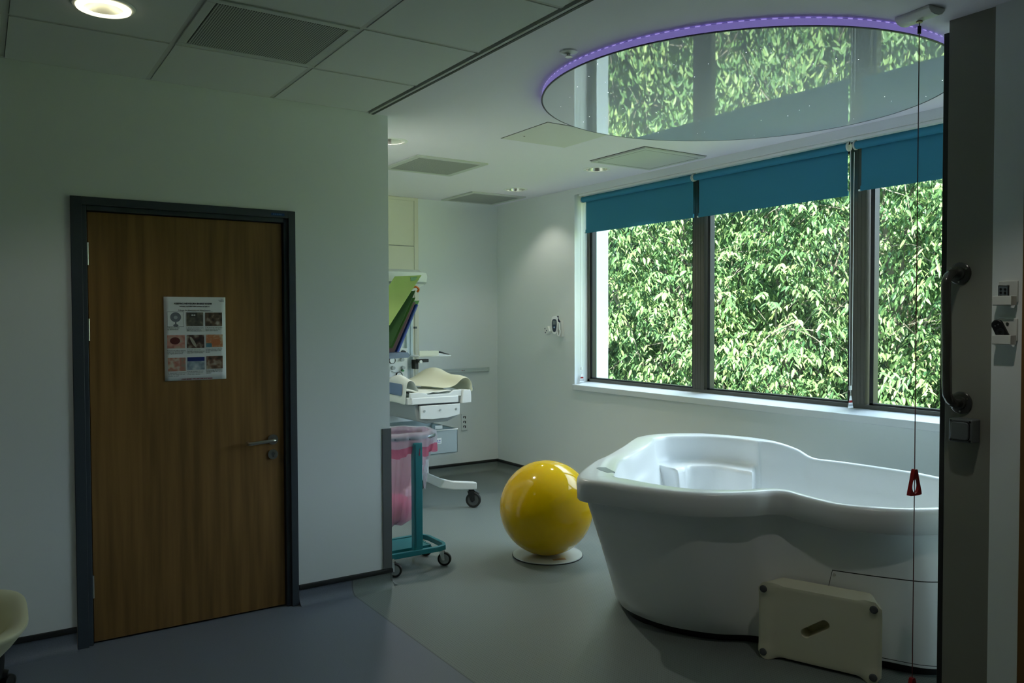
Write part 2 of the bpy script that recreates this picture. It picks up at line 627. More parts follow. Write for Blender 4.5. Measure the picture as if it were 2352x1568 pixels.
# suspended tile ceiling: tiles between T bars
XL = [-2.878, -2.281, -1.684, -1.087, -0.49, 0.107, 0.704, 1.301, 1.845]
YL = [-2.7, -2.36, -1.76, -1.16, -0.56, 0.04, 0.64, 1.24, 1.84, 2.44, 3.04, 3.64, DW]
tiles = MB()
vent_cell = (6, 10)
for i in range(len(XL) - 1):
    for j in range(len(YL) - 1):
        if (i, j) == vent_cell:
            continue
        x0, x1, y0, y1 = XL[i] + 0.012, XL[i + 1] - 0.012, YL[j] + 0.012, YL[j + 1] - 0.012
        hs = [(x, y) for x, y in [(LAMPS[0][1], LAMPS[0][2])] + EXTRA if x0 < x < x1 and y0 < y < y1]
        t = plane_with_holes(x0, x1, y0, y1, CZ + 0.001, hs, 0.015)
        tiles.add(t.v, t.f)
struct('ceiling_tiles', tiles, tile_m, smooth=False)
m = MB()
for x in XL[:-1]:
    m.box(x - 0.012, x + 0.010, -2.7, DW, CZ + 0.004, CZ + 0.03)
for y in YL[1:-1]:
    m.box(-3.2, 1.845, y - 0.011, y + 0.011, CZ + 0.0045, CZ + 0.031)
m.box(-3.2, 1.845, DW - 0.02, DW, CZ + 0.003, CZ + 0.012)
struct('ceiling_grid', m, bar_m, smooth=False)
struct('trim_3', B(1.850, 1.866, -2.7, DW, CZ - 0.004, CZ + 0.02), bar_m)
struct('trim_4', B(1.866, 1.880, -2.7, DW, CZ - 0.006, CZ + 0.02), pm('shadow_gap_trim', (74, 80, 74), 0.6))

# coved vinyl upstand and black capping strip
cove = [(0, 0.08)] + [(0.045 - 0.045 * math.cos(a), 0.045 - 0.045 * math.sin(a)) for a in [i * PI / 16 for i in range(9)]]
cove = [(0.004, 0.082)] + [(0.004 + 0.05 * (1 - math.cos(t)), 0.05 * (1 - math.sin(t))) for t in [i * PI / 16 for i in range(9)]]
def skirt(tag_, x0, y0, x1, y1, nx, ny):
    """upstand along a wall from (x0,y0) to (x1,y1); (nx,ny) points into the room"""
    def ring(x, y):
        pts = [(0, 0.082)] + cove + [(0, 0)]
        return [(x + nx * d, y + ny * d, z + 0.0005) for d, z in pts]
    struct('baseboard_' + tag_, MB().rings([ring(x0, y0), ring(x1, y1)]), floor_m, angle=50)
    st = [(0, 0.081), (0.009, 0.081), (0.0105, 0.086), (0.0105, 0.099), (0.008, 0.105), (0, 0.107)]
    struct('baseboard_' + tag_ + '_capping', MB().rings([[(x + nx * d, y + ny * d, z) for d, z in st] for x, y in ((x0, y0), (x1, y1))]), strip_m)
skirt('front_left', -3.2, DW, 0.362, DW, 0, -1)
skirt('front_right', 1.424, DW, CX + 0.008, DW, 0, -1)
skirt('alcove', CX, DW - 0.008, CX, BY, 1, 0)
skirt('back', CX, BY, WX, BY, 0, -1)
skirt('window', WX, 1.2, WX, BY, -1, 0)

# corner guard on the projecting corner
m = MB().box(1.918, CX + 0.006, DW - 0.006, DW, 0.108, 0.915).box(CX, CX + 0.006, DW, DW + 0.05, 0.108, 0.915)
struct('trim_5', m, guard_m, smooth=False)
# boxed service panel on the back wall
m = MB().box(2.6, 3.49, BY - 0.02, BY, 0.9, CZ - 0.03)
m.box(3.49, 3.53, BY - 0.03, BY, 0.9, CZ - 0.002).box(2.6, 3.49, BY - 0.03, BY, CZ - 0.03, CZ - 0.002)
m.box(2.6, 3.488, BY - 0.021, BY - 0.019, 2.245, 2.262)
struct('trim_6', m, pm('service_panel', (228, 226, 210), 0.5), bevel=0.002)
struct('trim_7', B(2.6, 3.488, BY - 0.022, BY - 0.0195, 2.236, 2.241), guard_m)

# ------------------------------------------------------------------ window
FX = 4.587
w1 = thing('window_1', (FX, 3.6, WZ0), kind='structure')
MULL = [(4.28, 4.415), (2.945, 3.075)]
m = MB()
m.box(FX, FX + 0.075, WY0, WY1, WZ0 + 0.024, WZ0 + 0.05)
m.box(FX, FX + 0.075, WY0, WY1, WZ1 - 0.05, WZ1)
m.box(FX, FX + 0.075, WY1 - 0.032, WY1, WZ0, WZ1)
m.box(FX, FX + 0.075, WY0, WY0 + 0.032, WZ0, WZ1)
m.build('frame', wframe_m, w1, smooth=False, bevel=0.002)
for y0, y1 in MULL:
    m = MB().box(FX - 0.002, FX + 0.075, y0 + 0.02, y1, WZ0 + 0.05, WZ1 - 0.05)
    for k in range(4):
        yy = y0 + 0.03 + k * (y1 - y0 - 0.03) / 4
        m.box(FX - 0.0035, FX, yy, yy + 0.02, WZ0 + 0.05, WZ1 - 0.05)
    m.build('mullion', wframe_m, w1, smooth=False)
PAN = [(WY0 + 0.032, MULL[1][0]), (MULL[1][1], MULL[0][0]), (MULL[0][1], WY1 - 0.032)]
for y0, y1 in PAN:
    z0, z1 = WZ0 + 0.05, WZ1 - 0.05
    g_ = MB().box(FX + 0.012, FX + 0.06, y1 - 0.026, y1 + 0.001, z0, z1).box(FX + 0.012, FX + 0.06, y0 - 0.001, y0 + 0.02, z0, z1)
    g_.box(FX + 0.012, FX + 0.06, y0, y1, z0 - 0.001, z0 + 0.012).box(FX + 0.012, FX + 0.06, y0, y1, z1 - 0.02, z1 + 0.001)
    gk = g_.build('gasket', gasket_m, w1, smooth=False)
    B(FX + 0.036, FX + 0.042, y0 + 0.015, y1 - 0.02, z0 + 0.008, z1 - 0.015).build('pane', glass_m, w1, smooth=False)
m = MB()
m.prism([(WX - 0.02, WZ0 - 0.044), (WX - 0.02, WZ0 + 0.004), (FX, WZ0 + 0.025), (4.699, WZ0 + 0.025), (4.699, WZ0 - 0.044)], lambda u, v, w: (u, w, v), WY0 + 0.001, WY1 - 0.001)
m.box(WX - 0.02, WX - 0.001, WY1 - 0.001, WY1 + 0.012, WZ0 - 0.044, WZ0 + 0.004)
struct('trim_8', m, sill_m, bevel=0.005, seg=3)
struct('trim_9', B(WX - 0.002, FX, WY0, WY1, WZ1 - 0.004, WZ1 + 0.001), white_m)
struct('trim_10', B(WX + 0.012, WX + 0.034, WY0, 5.66, WZ1 - 0.022, WZ1 - 0.004), white_m, bevel=0.004)

# ------------------------------------------------------------------ door 1
d1 = thing('door_1', (0.9, DW, 0), kind='structure')
FL, FR, FT, FY = 0.3645, 1.421, 2.116, DW - 0.012
LL, LR, LT, LY = 0.436, 1.358, 2.051, 4.275
m = MB()
m.box(FL, 0.412, FY, DW + 0.15, 0, FT).box(1.384, FR, FY, DW + 0.15, 0, FT).box(0.412, 1.384, FY, DW + 0.15, 2.078, FT)
m.box(0.412, LL - 0.004, FY + 0.016, DW + 0.15, 0, 2.078).box(LR + 0.004, 1.384, FY + 0.016, DW + 0.15, 0, 2.078).box(LL - 0.004, LR + 0.004, FY + 0.016, DW + 0.15, LT + 0.004, 2.078)
fr_ = m.build('frame', dframe_m, d1, smooth=False, bevel=0.002)
st_ = B(1.292, 1.362, FY - 0.0012, FY, 2.088, 2.101).build('sign', pm('blue_sign', (22, 60, 120), 0.5), d1, label='small blue sign')
for k in range(5):
    B(1.302 + 0.0095 * k, 1.3085 + 0.0095 * k, FY - 0.0018, FY - 0.0012, 2.092, 2.097).build('marking', pm('sign_mark', (90, 130, 170), 0.5) if k == 0 else MATS['sign_mark'], st_)
lf = B(LL, LR, LY, LY + 0.045, 0.008, LT).build('leaf', door_m, d1, bevel=0.002)
for z0, z1 in ((1.80, 1.906), (1.443, 1.548), (0.222, 0.33)):
    MB().cyl((LL - 0.002, LY - 0.006, z0), (LL - 0.002, LY - 0.006, z1), 0.0065, n=12).box(LL - 0.002, LL + 0.004, LY - 0.004, LY + 0.001, z0, z1).build('hinge', steel_m, d1)
h_ = MB().cyl((1.298, LY, 0.905), (1.298, LY - 0.009, 0.905), 0.027).build('lock_rose', steel_m, d1)
MB().tube(catmull([(1.298, LY - 0.005, 0.905), (1.298, LY - 0.035, 0.905), (1.292, LY - 0.052, 0.905), (1.27, LY - 0.056, 0.905), (1.2, LY - 0.056, 0.9), (1.172, LY - 0.054, 0.898), (1.162, LY - 0.045, 0.897), (1.16, LY - 0.028, 0.897)], 5, False), 0.0095, 14).build('handle', steel_m, d1)
k_ = MB().cyl((1.297, LY, 0.826), (1.297, LY - 0.008, 0.826), 0.026).build('lock_rose', steel_m, d1)
MB().cyl((1.297, LY - 0.008, 0.830), (1.297, LY - 0.012, 0.830), 0.009).box(1.293, 1.301, LY - 0.011, LY - 0.008, 0.812, 0.83).build('lock_cylinder', chrome_m, k_)

# poster on the door
PY = LY - 0.004
PX0, PX1, PZ0, PZ1 = 0.766, 1.061, 1.238, 1.656
po = thing('poster', ((PX0 + PX1) / 2, PY, PZ0), 'white laminated poster with nine small photos stuck on the wooden door', 'poster')
nx_, nz_ = 12, 14
m = MB()
vs = []
for j in range(nz_ + 1):
    for i in range(nx_ + 1):
        vs.append((PX0 + (PX1 - PX0) * i / nx_, PY, PZ0 + (PZ1 - PZ0) * j / nz_))
m.add(vs, [(j * (nx_ + 1) + i, j * (nx_ + 1) + i + 1, (j + 1) * (nx_ + 1) + i + 1, (j + 1) * (nx_ + 1) + i) for j in range(nz_) for i in range(nx_)])
o_ = m.build('sheet', paper_m, po)
md = o_.modifiers.new('thickness', 'SOLIDIFY')
md.thickness = 0.001
def pp(u, v):
    """poster pixel in the 1227 x 1568 close-up -> world"""
    return PX0 + (u - 98) / (1070 - 98) * (PX1 - PX0), PZ1 - (v - 140) / (1450 - 140) * (PZ1 - PZ0)
TY = PY - 0.0016
def ptext(name, s, u, v, h, mat=ink_m, align='CENTER', bold=0.0):
    x, z = pp(u, v)
    return text_part(name, s, h, (x, TY, z), (1, 0, 0), (0, 0, 1), mat, po, align, 0.0002, bold)
ptext('title', 'KEEPING NEWBORN BABIES WARM', 553, 257, 0.0112, bold=0.0003)
ptext('subtitle', 'WITHIN THE FIRST FEW HOURS OF BIRTH', 573, 298, 0.0076, bold=0.00018)
ptext('heading', '9 Steps for Midwives and New Parents', 573, 360, 0.0098, blueink_m if False else ink_m)
x0_, z0_ = pp(456, 366); x1_, _ = pp(600, 366)
B(x0_, x1_, TY - 0.0002, TY, z0_ - 0.0004, z0_ + 0.0004).build('underline', ink_m, po)
x0_, _ = pp(680, 366); x1_, _ = pp(862, 366)
B(x0_, x1_, TY - 0.0002, TY, z0_ - 0.0004, z0_ + 0.0004).build('underline', ink_m, po)
CAPS = ['1. Reduce the draft\ne.g. fans/windows', '2. Ensure resuscitaire is pre\nwarmed & increased to\n100% when baby is born', '3. At birth, dry with a warm\ntowel, place skin to skin,\ncover with a blanket',
        '4. Ensure the baby is wearing\na warm hat. And take high\nrisk regular observations', '5. Provide skin to skin\nnaturally, covering mum and\nbaby with a warm blanket', '6. Ensure shower is free of\nat least when baby is skin\nto skin',
        "7. Check baby's temperature\nhourly then latch post and\ntransfer to ward", '8. In an incubator, do not\nuse dressed, in a hot cot\ncover with a blanket', '9. Encourage all women to\nremain in their skin to skin\ncontact']
CPOS = [(147, 632), (440, 632), (742, 632), (137, 985), (447, 980), (745, 975), (150, 1335), (450, 1318), (750, 1308)]
for s, (u, v) in zip(CAPS, CPOS):
    ptext('caption', s, u, v, 0.0073, ink_m, 'LEFT')
ptext('footer', 'COLD BABIES - WILL BECOME SICK BABIES', 600, 1438, 0.0078, redink_m, bold=0.0002)
ptext('corner_note', 'Oct 14\nCreated by\nMaternity', 1048, 176, 0.006, ink_m, 'RIGHT')
def photo_mat(name, cols, sc, seed):
    m = pm(name, cols[0], 0.5)
    N, L, b = nodes(m)
    tcn = N.new('ShaderNodeNewGeometry')
    mp = N.new('ShaderNodeMapping')
    mp.inputs['Location'].default_value = (seed * 3.1, seed * 1.7, seed)
    n = N.new('ShaderNodeTexNoise')
    n.inputs['Scale'].default_value = sc
    n.inputs['Detail'].default_value = 1.5
    r = N.new('ShaderNodeValToRGB')
    r.color_ramp.elements[0].position = 0.3
    r.color_ramp.elements[1].position = 0.7
    r.color_ramp.elements[0].color = (*s2l(cols[0]), 1)
    r.color_ramp.elements[1].color = (*s2l(cols[-1]), 1)
    e = r.color_ramp.elements.new(0.5)
    e.color = (*s2l(cols[1]), 1)
    L.new(tcn.outputs['Position'], mp.inputs[0])
    L.new(mp.outputs[0], n.inputs['Vector'])
    L.new(n.outputs['Fac'], r.inputs[0])
    L.new(r.outputs[0], b.inputs['Base Color'])
    return m
RECT = [(147, 372, 405, 606), (443, 383, 708, 600), (740, 385, 1012, 600), (142, 738, 415, 943), (445, 738, 720, 943), (748, 735, 1018, 935), (148, 1090, 422, 1300), (447, 1085, 722, 1287), (752, 1078, 1015, 1280)]
PC = [None, [(70, 70, 66), (96, 92, 82), (150, 144, 124)], [(44, 38, 34), (106, 86, 68), (196, 186, 172)], [(190, 172, 156), (206, 150, 136), (170, 108, 100)], [(30, 28, 26), (84, 58, 52), (176, 168, 150)],
      [(206, 170, 136), (196, 122, 80), (206, 190, 160)], [(150, 140, 124), (184, 120, 104), (200, 192, 176)], [(120, 134, 150), (160, 176, 186), (200, 208, 210)], [(52, 44, 40), (124, 92, 74), (190, 178, 160)]]
def prect(name, u0, v0, u1, v1, mat, parent, lift):
    xa, za = pp(u0, v0)
    xb, zb = pp(u1, v1)
    return B(xa, xb, TY - lift, TY - lift + 0.0003, zb, za).build(name, mat, parent, smooth=False)
def pdisc(name, u, v, ru, rv, mat, parent, lift, rot=0):
    xa, za = pp(u, v)
    kx = (PX1 - PX0) / (1070 - 98)
    ring = lambda y: [(xa + kx * (ru * math.cos(t) * math.cos(rot) - rv * math.sin(t) * math.sin(rot)), y, za + kx * (ru * math.cos(t) * math.sin(rot) + rv * math.sin(t) * math.cos(rot))) for t in [2 * PI * i / 28 for i in range(28)]]
    return MB().rings([ring(TY - lift), ring(TY - lift + 0.0003)]).build(name, mat, parent, smooth=False)
inkgrey = pm('print_grey', (120, 126, 136), 0.5)
for i, r in enumerate(RECT):
    if i == 0:
        f0 = prect('photo', *r, pm('photo_border', (90, 96, 100), 0.5), po, 0.0003)
        prect('photo_ground', r[0] + 4, r[1] + 4, r[2] - 4, r[3] - 4, paper_m, f0, 0.0006)
        pdisc('fan_guard', 276, 458, 84, 80, inkgrey, f0, 0.0009)
        pdisc('fan_hub', 276, 462, 30, 28, pm('print_light', (176, 182, 190), 0.5), f0, 0.0012)
        prect('fan_stem', 266, 535, 288, 585, inkgrey, f0, 0.0009)
        pdisc('fan_base', 277, 585, 42, 20, inkgrey, f0, 0.0012)
        continue
    p_ = prect('photo', *r, photo_mat('print_photo_' + 'abcdefghi'[i], PC[i], 34, i), po, 0.0003)
    if i == 3:
        pdisc('printed_head', 262, 826, 78, 58, pm('print_dark_red', (96, 40, 40), 0.5), p_, 0.0006)
    if i == 5:
        pdisc('printed_back', 905, 860, 80, 56, pm('print_skin', (198, 120, 76), 0.5), p_, 0.0006, 0.2)
        prect('printed_cloth', 748, 872, 840, 935, pm('print_teal', (84, 128, 144), 0.5), p_, 0.0006)
    if i == 7:
        prect('printed_wall', 450, 1087, 720, 1150, pm('print_navy', (34, 48, 120), 0.5), p_, 0.0006)
    if i == 1:
        prect('printed_hood', 490, 385, 612, 460, pm('print_dark', (70, 70, 64), 0.5), p_, 0.0006)
        pdisc('printed_lamp', 536, 426, 17, 10, paper_m, p_, 0.0009)
        pdisc('printed_lamp', 570, 426, 14, 10, paper_m, p_, 0.0009)
    if i == 4:
        pdisc('printed_shawl', 545, 850, 24, 100, pm('print_shawl', (176, 170, 156), 0.5), p_, 0.0006, 0.5)

# ------------------------------------------------------------------ recessed downlights
refl_m = pm('aluminium_reflector', (236, 236, 230), 0.22, metal=0.9)

def downlight(x, y, label, lit_ring, power, cone=100, group=None):
    t = thing('downlight', (x, y, CZ), label, 'ceiling light', group)
    MB().lathe([(HR - 0.003, 0.012), (HR - 0.003, -0.002), (HR + 0.004, -0.006), (HR + 0.016, -0.004), (HR + 0.02, 0.0), (HR + 0.02, 0.0005), (HR - 0.001, 0.0005)], (x, y, CZ), n=48).build('trim_ring', white_m, t)
    prof = [(HR - 0.004, 0.0), (HR - 0.012, 0.03), (HR - 0.026, 0.07), (HR - 0.045, 0.105)]
    MB().lathe(prof, (x, y, CZ), n=48).build('reflector', refl_m, t)
    MB().cyl((x, y, CZ + 0.125), (x, y, CZ + 0.13), HR).build('back_plate', white_m, t)
    MB().tube([(x - 0.02, y, CZ + 0.11), (x - 0.02, y, CZ + 0.075), (x - 0.01, y, CZ + 0.07), (x + 0.01, y, CZ + 0.07), (x + 0.02, y, CZ + 0.075), (x + 0.02, y, CZ + 0.11)], 0.006, 10).build('lamp', lampoff_m, t)
    if lit_ring:
        MB().lathe([(0.066, -0.007), (0.066, -0.012), (0.092, -0.012), (0.094, -0.007), (0.066, -0.007)], (x, y, CZ), n=56).build('glass_ring', lampring_m, t, label='bright lit glass ring')
    L = bpy.data.lights.new('downlight_beam', 'SPOT')
    L.energy = power
    L.spot_size = math.radians(cone)
    L.spot_blend = 0.5
    L.shadow_soft_size = 0.03
    L.color = (1.0, 0.97, 0.86)
    lo = bpy.data.objects.new('downlight_beam', L)
    lo.location = (0, 0, 0.045)
    lo.parent = t
    COL.objects.link(lo)
    return t

downlight(LAMPS[0][1], LAMPS[0][2], 'round ceiling downlight with a bright glowing ring in a ceiling tile', True, DOWNLIGHT_W * 0.2, 112)
downlight(LAMPS[1][1], LAMPS[1][2], 'recessed downlight half hidden behind the corner of the door wall', False, DOWNLIGHT_W * 1.7, 110)
downlight(LAMPS[2][1], LAMPS[2][2], 'recessed chrome downlight between the plain square vent and the blue blinds', False, DOWNLIGHT_W * 0.65, 105)
downlight(LAMPS[3][1], LAMPS[3][2], 'farthest recessed downlight near the back corner of the ceiling', False, DOWNLIGHT_W * 0.3, 105)
downlight(*EXTRA[0], 'recessed downlight above the partition end, out of the picture', False, DOWNLIGHT_W * 0.5, 96)
downlight(*EXTRA[1], 'recessed downlight in the tile ceiling above the camera', False, DOWNLIGHT_W * 0.22, 110)
downlight(*EXTRA[2], 'recessed downlight in the tile ceiling left of the door', False, DOWNLIGHT_W * 0.12, 110)

# ------------------------------------------------------------------ ceiling vents and hatch
def perforated(name, rgb):
    m = pm(name, rgb, 0.6)
    N, L, b = nodes(m)
    g = N.new('ShaderNodeNewGeometry')
    s = N.new('ShaderNodeSeparateXYZ')
    L.new(g.outputs['Position'], s.inputs[0])
    def mm(op, a, b2):
        n = N.new('ShaderNodeMath')
        n.operation = op
        for i, v in enumerate((a, b2)):
            if v is None:
                continue
            if isinstance(v, (int, float)):
                n.inputs[i].default_value = v
            else:
                L.new(v, n.inputs[i])
        return n.outputs[0]
    k = 2 * PI / 0.0095
    a = mm('SINE', mm('MULTIPLY', s.outputs['X'], k), None)
    c = mm('SINE', mm('MULTIPLY', s.outputs['Y'], k), None)
    h = mm('GREATER_THAN', mm('ADD', a, c), 0.15)
    mx = N.new('ShaderNodeMix')
    mx.data_type = 'RGBA'
    L.new(h, mx.inputs[0])
    mx.inputs[6].default_value = (*s2l(rgb), 1)
    mx.inputs[7].default_value = (*s2l(tuple(int(v * 0.25) for v in rgb)), 1)
    L.new(mx.outputs[2], b.inputs['Base Color'])
    return m
perf_m = perforated('perforated_enamel', (198, 202, 194))
void_m = pm('vent_void', (40, 42, 40), 0.8)

def vent(x0, x1, y0, y1, z, drop, label, face, border=0.03, outer=0.0):
    t = thing('ceiling_vent', ((x0 + x1) / 2, (y0 + y1) / 2, z), label, 'vent')
    m = MB()
    b = border
    zt, zb = z, z - drop
    m.box(x0, x1, y0, y0 + b, zb, zt).box(x0, x1, y1 - b, y1, zb, zt).box(x0, x0 + b, y0 + b, y1 - b, zb, zt).box(x1 - b, x1, y0 + b, y1 - b, zb, zt)
    m.build('frame', vent_m, t, bevel=0.002)
    B(x0 + b + 0.004, x1 - b - 0.004, y0 + b + 0.004, y1 - b - 0.004, zb + 0.001, zt).build('face_plate', face, t, smooth=False)
    B(x0 + b, x1 - b, y0 + b, y1 - b, zt - 0.0015, zt).build('shadow_gap', void_m, t, smooth=False)
    if outer:
        o_ = MB()
        for a in ((x0 - outer, x1 + outer, y0 - outer, y0), (x0 - outer, x1 + outer, y1, y1 + outer), (x0 - outer, x0, y0, y1), (x1, x1 + outer, y0, y1)):
            o_.box(*a, zt - 0.002, zt)
        o_.build('outer_gap', void_m, t, smooth=False)
        i_ = MB()
        e = b + 0.004
        for a in ((x0 + b, x1 - b, y0 + b, y0 + e), (x0 + b, x1 - b, y1 - e, y1 - b), (x0 + b, x0 + e, y0 + e, y1 - e), (x1 - e, x1 - b, y0 + e, y1 - e)):
            i_.box(*a, zb + 0.0005, zb + 0.002)
        i_.build('inner_gap', void_m, t, smooth=False)
    return t
vent(XL[6] + 0.008, XL[7] - 0.008, YL[10] + 0.008, YL[11] - 0.008, CZ + 0.006, 0.008, 'perforated square vent set among the suspended ceiling tiles', perf_m, 0.036)
vent(2.595, 3.185, 5.13, 5.715, CZ, 0.012, 'square perforated vent in the plaster ceiling, beside the door wall corner', perf_m, 0.045)
vent(3.755, 4.345, 6.325, 6.915, CZ, 0.012, 'farthest square vent, close to the back corner of the ceiling', perf_m, 0.045)
vent(3.762, 4.345, 4.065, 4.64, CZ, 0.014, 'plain square vent next to the top of the blue blinds', vent_m, 0.035, 0.006)
hatch_m = pm('hatch_enamel', (222, 222, 216), 0.6)
t = thing('ceiling_hatch', (3.07, 4.13, CZ), 'flush white access hatch in the ceiling beside the round mirrored disc', 'access hatch')
B(2.818, 3.322, 3.876, 4.378, CZ - 0.0035, CZ).build('panel', hatch_m, t, smooth=False)
m = MB()
for a in ((2.814, 2.818, 3.872, 4.382), (3.322, 3.326, 3.872, 4.382), (2.818, 3.322, 3.872, 3.876), (2.818, 3.322, 4.378, 4.382)):
    m.box(*a, CZ - 0.001, CZ + 0.001)
m.build('shadow_gap', void_m, t, smooth=False)
MB().cyl((2.90, 4.24, CZ - 0.0045), (2.90, 4.24, CZ - 0.003), 0.006, n=12).build('lock', black_m, t)
# sprinkler head
t = thing('sprinkler', (2.155, 2.809, CZ), 'tiny white sprinkler head on the ceiling left of the round disc', 'sprinkler')
MB().lathe([(0.04, 0), (0.038, -0.006), (0.02, -0.01), (0.012, -0.012)], (2.155, 2.809, CZ), n=28, cap1=True).build('plate', white_m, t)
MB().cyl((2.155, 2.809, CZ - 0.01), (2.155, 2.809, CZ - 0.022), 0.008, n=12).cyl((2.155, 2.809, CZ - 0.022), (2.155, 2.809, CZ - 0.025), 0.016, n=16).build('deflector', steel_m, t)

# ------------------------------------------------------------------ round star disc on the ceiling
DC = (3.242, 2.811)
DR = 1.0
t = thing('ceiling_disc', (*DC, CZ), 'large round mirrored ceiling disc with a glowing purple edge', 'ceiling light')
MB().lathe([(DR - 0.004, -0.006), (DR - 0.002, -0.033), (DR - 0.004, -0.034), (DR - 0.03, -0.034), (DR - 0.03, -0.001), (DR - 0.006, -0.001), (DR - 0.004, -0.006)], (*DC, CZ), n=160).build('light_band', band_m, t, label='glowing purple band')
N_, L_, b_ = nodes(led_m)
tcn = N_.new('ShaderNodeTexCoord')
sx = N_.new('ShaderNodeSeparateXYZ')
L_.new(tcn.outputs['Object'], sx.inputs[0])
ang_ = mth('ARCTAN2', sx.outputs['Y'], sx.outputs['X'])
L_.new(mth('MULTIPLY', mth('GREATER_THAN', mth('SINE', mth('MULTIPLY', ang_, 150.0)), 0.0), 0.55), b_.inputs['Emission Strength'])
MB().lathe([(DR - 0.005, -0.0045), (DR - 0.003, -0.0045), (DR - 0.003, -0.0030), (DR - 0.005, -0.0030), (DR - 0.005, -0.0045)], (*DC, CZ), n=160).build('led_strip', led_m, t, smooth=False)
MB().lathe([(DR + 0.002, -0.034), (DR + 0.003, -0.0375), (DR, -0.039), (DR - 0.006, -0.0385), (DR - 0.006, -0.034)], (*DC, CZ), n=160).build('rim', pm('dark_rim', (46, 44, 70), 0.4), t)
rs = []
for r in (DR - 0.004, 0.9, 0.75, 0.6, 0.45, 0.3, 0.15, 0.02):
    rs.append([(DC[0] + r * math.cos(a), DC[1] + r * math.sin(a), CZ - 0.038) for a in [2 * PI * i / 160 for i in range(160)]])
MB().rings(rs, cap0=False).build('membrane', memb_m, t)
rnd = random.Random(3)
for i in range(46):
    r, a = DR * 0.96 * math.sqrt(rnd.random()), 2 * PI * rnd.random()
    x, y = DC[0] + r * math.cos(a), DC[1] + r * math.sin(a)
    q = 0.0011 + 0.0012 * rnd.random()
    MB().cyl((x, y, CZ - 0.0375), (x, y, CZ - 0.0392), q, n=8).build('fibre_light', star_m, t, smooth=False)

# ------------------------------------------------------------------ pull cord
PCX, PCY = 3.006, 1.733
t = thing('pull_cord', (PCX, PCY, CZ), 'emergency pull cord with red handles hanging in front of the bath', 'pull cord')
ang = math.radians(-8)
ca, sa_ = math.cos(ang), math.sin(ang)
prof = [(-0.045, 0.0), (-0.045, -0.010), (-0.03, -0.024), (-0.012, -0.030), (0.012, -0.030), (0.03, -0.024), (0.045, -0.010), (0.045, 0.0)]
# curved box, long axis along u
m = MB().rings([[(PCX + ca * v - sa_ * u, PCY + sa_ * v + ca * u, CZ + w) for v, w in prof] for u in (-0.075, 0.075)])
m.build('switch_box', offwhite_m, t, bevel=0.003)
MB().cyl((PCX, PCY, CZ - 0.028), (PCX, PCY, CZ - 0.036), 0.011, n=16).build('cord_outlet', pm('amber_ring', (190, 170, 120), 0.3), t)
MB().cyl((PCX, PCY, CZ - 0.05), (PCX, PCY, CZ - 0.078), 0.0065, n=12).build('connector', black_m, t)
MB().tube([(PCX, PCY, CZ - 0.034), (PCX, PCY, 1.6), (PCX + 0.001, PCY, 0.9), (PCX, PCY, 0.135)], 0.0018, 8).build('cord', cord_m, t)
def tri_handle(z_top, s=1.0):
    # rounded triangle ring seen mostly edge on
    outer = catmull([(0.0, 0, 0), (0.009, 0, -0.004), (0.02, 0, -0.045), (0.034, 0, -0.092), (0.026, 0, -0.1), (-0.026, 0, -0.1), (-0.034, 0, -0.092), (-0.02, 0, -0.045), (-0.009, 0, -0.004)], 4)
    inner = [Vector((0.021 * math.cos(a), 0, -0.064 + 0.029 * math.sin(a))) for a in [PI / 2 - 2 * PI * i / len(outer) for i in range(len(outer))]]
    q = Matrix.Rotation(math.radians(-4), 3, 'Z')
    P = lambda p, dy: (q @ Vector((p.x * s, dy, p.z * s))) + Vector((PCX, PCY, z_top))
    rs = [[P(p, -0.008) for p in outer], [P(p, 0.008) for p in outer], [P(p, 0.006) for p in inner], [P(p, -0.006) for p in inner]]
    return MB().rings(rs, loop=True)
tri_handle(0.957).build('handle', red_m, t, angle=50)
tri_handle(0.143).build('handle', red_m, t, angle=50)

